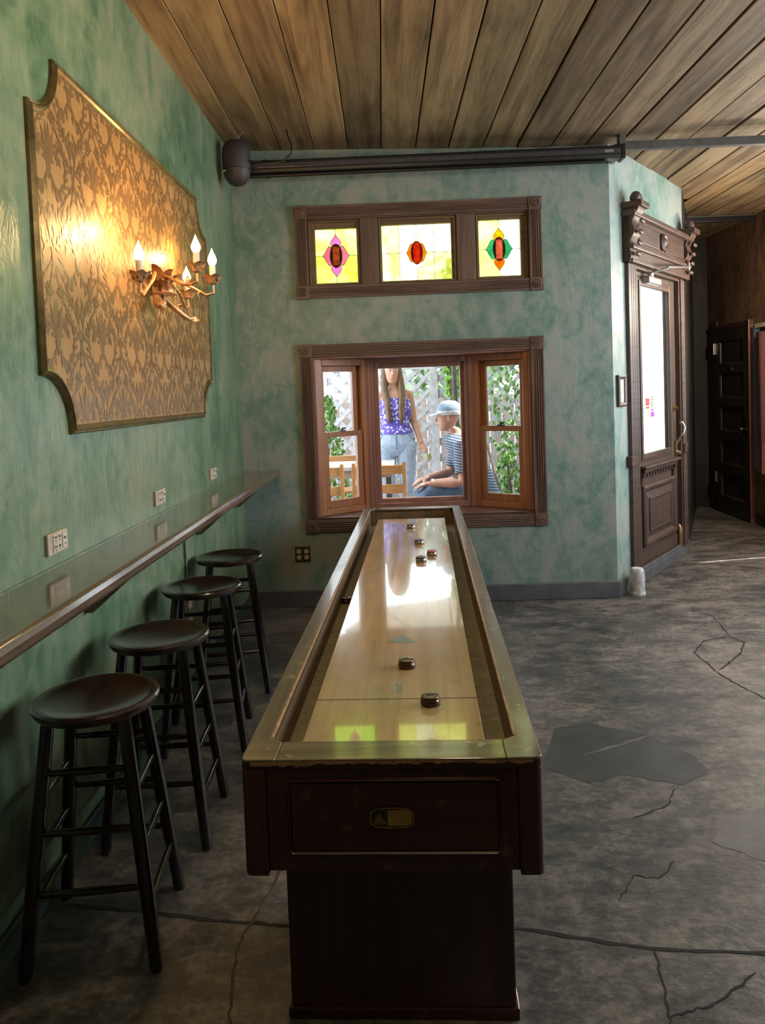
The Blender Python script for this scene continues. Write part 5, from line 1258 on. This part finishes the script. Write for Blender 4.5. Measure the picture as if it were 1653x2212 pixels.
jm = MB(); jm.loft([ring(.03, 0, z, rx, ry_) for z, rx, ry_ in ((.40, .14, .165), (.46, .165, .19), (.55, .155, .185))])
for sy in (-1, 1): jm.tube([(.02, sy * .10, .50), (-.22, sy * .13, .555), (-.44, sy * .13, .580), (-.485, sy * .13, .55), (-.45, sy * .12, .34), (-.41, sy * .12, .11)], [.100, .096, .080, .076, .072, .062], 14)
fuse('jeans', jm, M['jeans_blue'], ma, .008, 3)
cpm = MB(); cpm.lathe([(.098, .0), (.100, .03), (.088, .075), (.055, .105), (.001, .115)], 24, Matrix.Translation((-.235, 0, 1.235)) @ Matrix.Scale(1.08, 4, (1, 0, 0)))
cap_o = put('cap', cpm, M['cap_blue'], ma, smooth=True)
put('cap_band', MB().lathe([(.0995, -.012), (.1025, .0), (.102, .022), (.099, .025)], 24, Matrix.Translation((-.235, 0, 1.235)) @ Matrix.Scale(1.08, 4, (1, 0, 0))), M['cap_white'], cap_o, smooth=True)
put('cap_peak', MB().loft([[(-.30 - .11 * math.sin(t * math.pi / 12), .085 * math.cos(t * math.pi / 12), z - .02 * math.sin(t * math.pi / 12)) for t in range(13)] for z in (1.238, 1.246)]), M['cap_white'], cap_o, smooth=True)
put('wristwatch', MB().lathe([(.033, -.010), (.036, -.008), (.036, .008), (.033, .010)], 20, Matrix.Translation((-.405, -.172, .656)) @ Matrix.Rotation(R(90), 4, 'Y') @ Matrix.Rotation(R(-20), 4, 'X')), M['alu'], ma, smooth=True)
for sy in (-1, 1): put('shoe', MB().tube([(-.34, sy * .12, .035), (-.42, sy * .12, .045), (-.52, sy * .128, .036), (-.60, sy * .13, .028)], [.038, .050, .044, .026], 12), M['black_metal'], ma, smooth=True)
stl = thing('patio_stool', 'low wooden seat under the sitting person', 'stool', (.67, 6.66, PZ))
put('seat', MB().box((-.19, -.19, .27), (.19, .19, .30)), M['chair_wood'], stl, bevel=.005)
for sx in (-1, 1):
    for sy in (-1, 1): put('leg', MB().box((sx * .15 - .018, sy * .15 - .018, 0), (sx * .15 + .018, sy * .15 + .018, .27)), M['chair_wood'], stl, bevel=.002)

# ------------------------------------------------------------------ unseen lamps outside the frame, added for warm fill light
def globe(name, x, y, z, label, e, cat='lamp', c=(1.0, 0.82, 0.52)):
    p = thing(name, label, cat, (x, y, z), 0)
    put('cord', MB().tube([(0, 0, .10), (0, 0, ceil_z(x) - z)], .005, 6), M['black_metal'], p)
    put('fitter', MB().lathe([(.02, .13), (.045, .12), (.05, .085), (.03, .08)], 18), M['bronze'], p, smooth=True)
    put('globe', MB().ellipsoid((0, 0, 0), (.095, .095, .095), 20, 12), emis('lit_globe', c, 3.0), p, smooth=True)
    ld = bpy.data.lights.new('globe_light', 'POINT'); ld.energy = e; ld.color = c; ld.shadow_soft_size = .09
    lo = bpy.data.objects.new('globe_light', ld); col.objects.link(lo); lo.parent = p; lo.location = (0, 0, -.20)
globe('unseen_lamp', .15, .75, 2.80, 'unseen globe lamp for the warm ceiling light above the near end of the table', 11)
globe('unseen_lamp', -.15, 2.42, 3.12, 'unseen globe lamp added close under the planks to light the wall above the stools', 17)
globe('unseen_lamp', 2.9, 1.4, 2.80, 'unseen globe lamp added for fill above the open floor', 14)
globe('unseen_lamp', 3.55, 6.75, 2.55, 'unseen globe lamp added to brighten the brown wall near the dark panelled door', 62, c=(1.0, 0.80, 0.60))
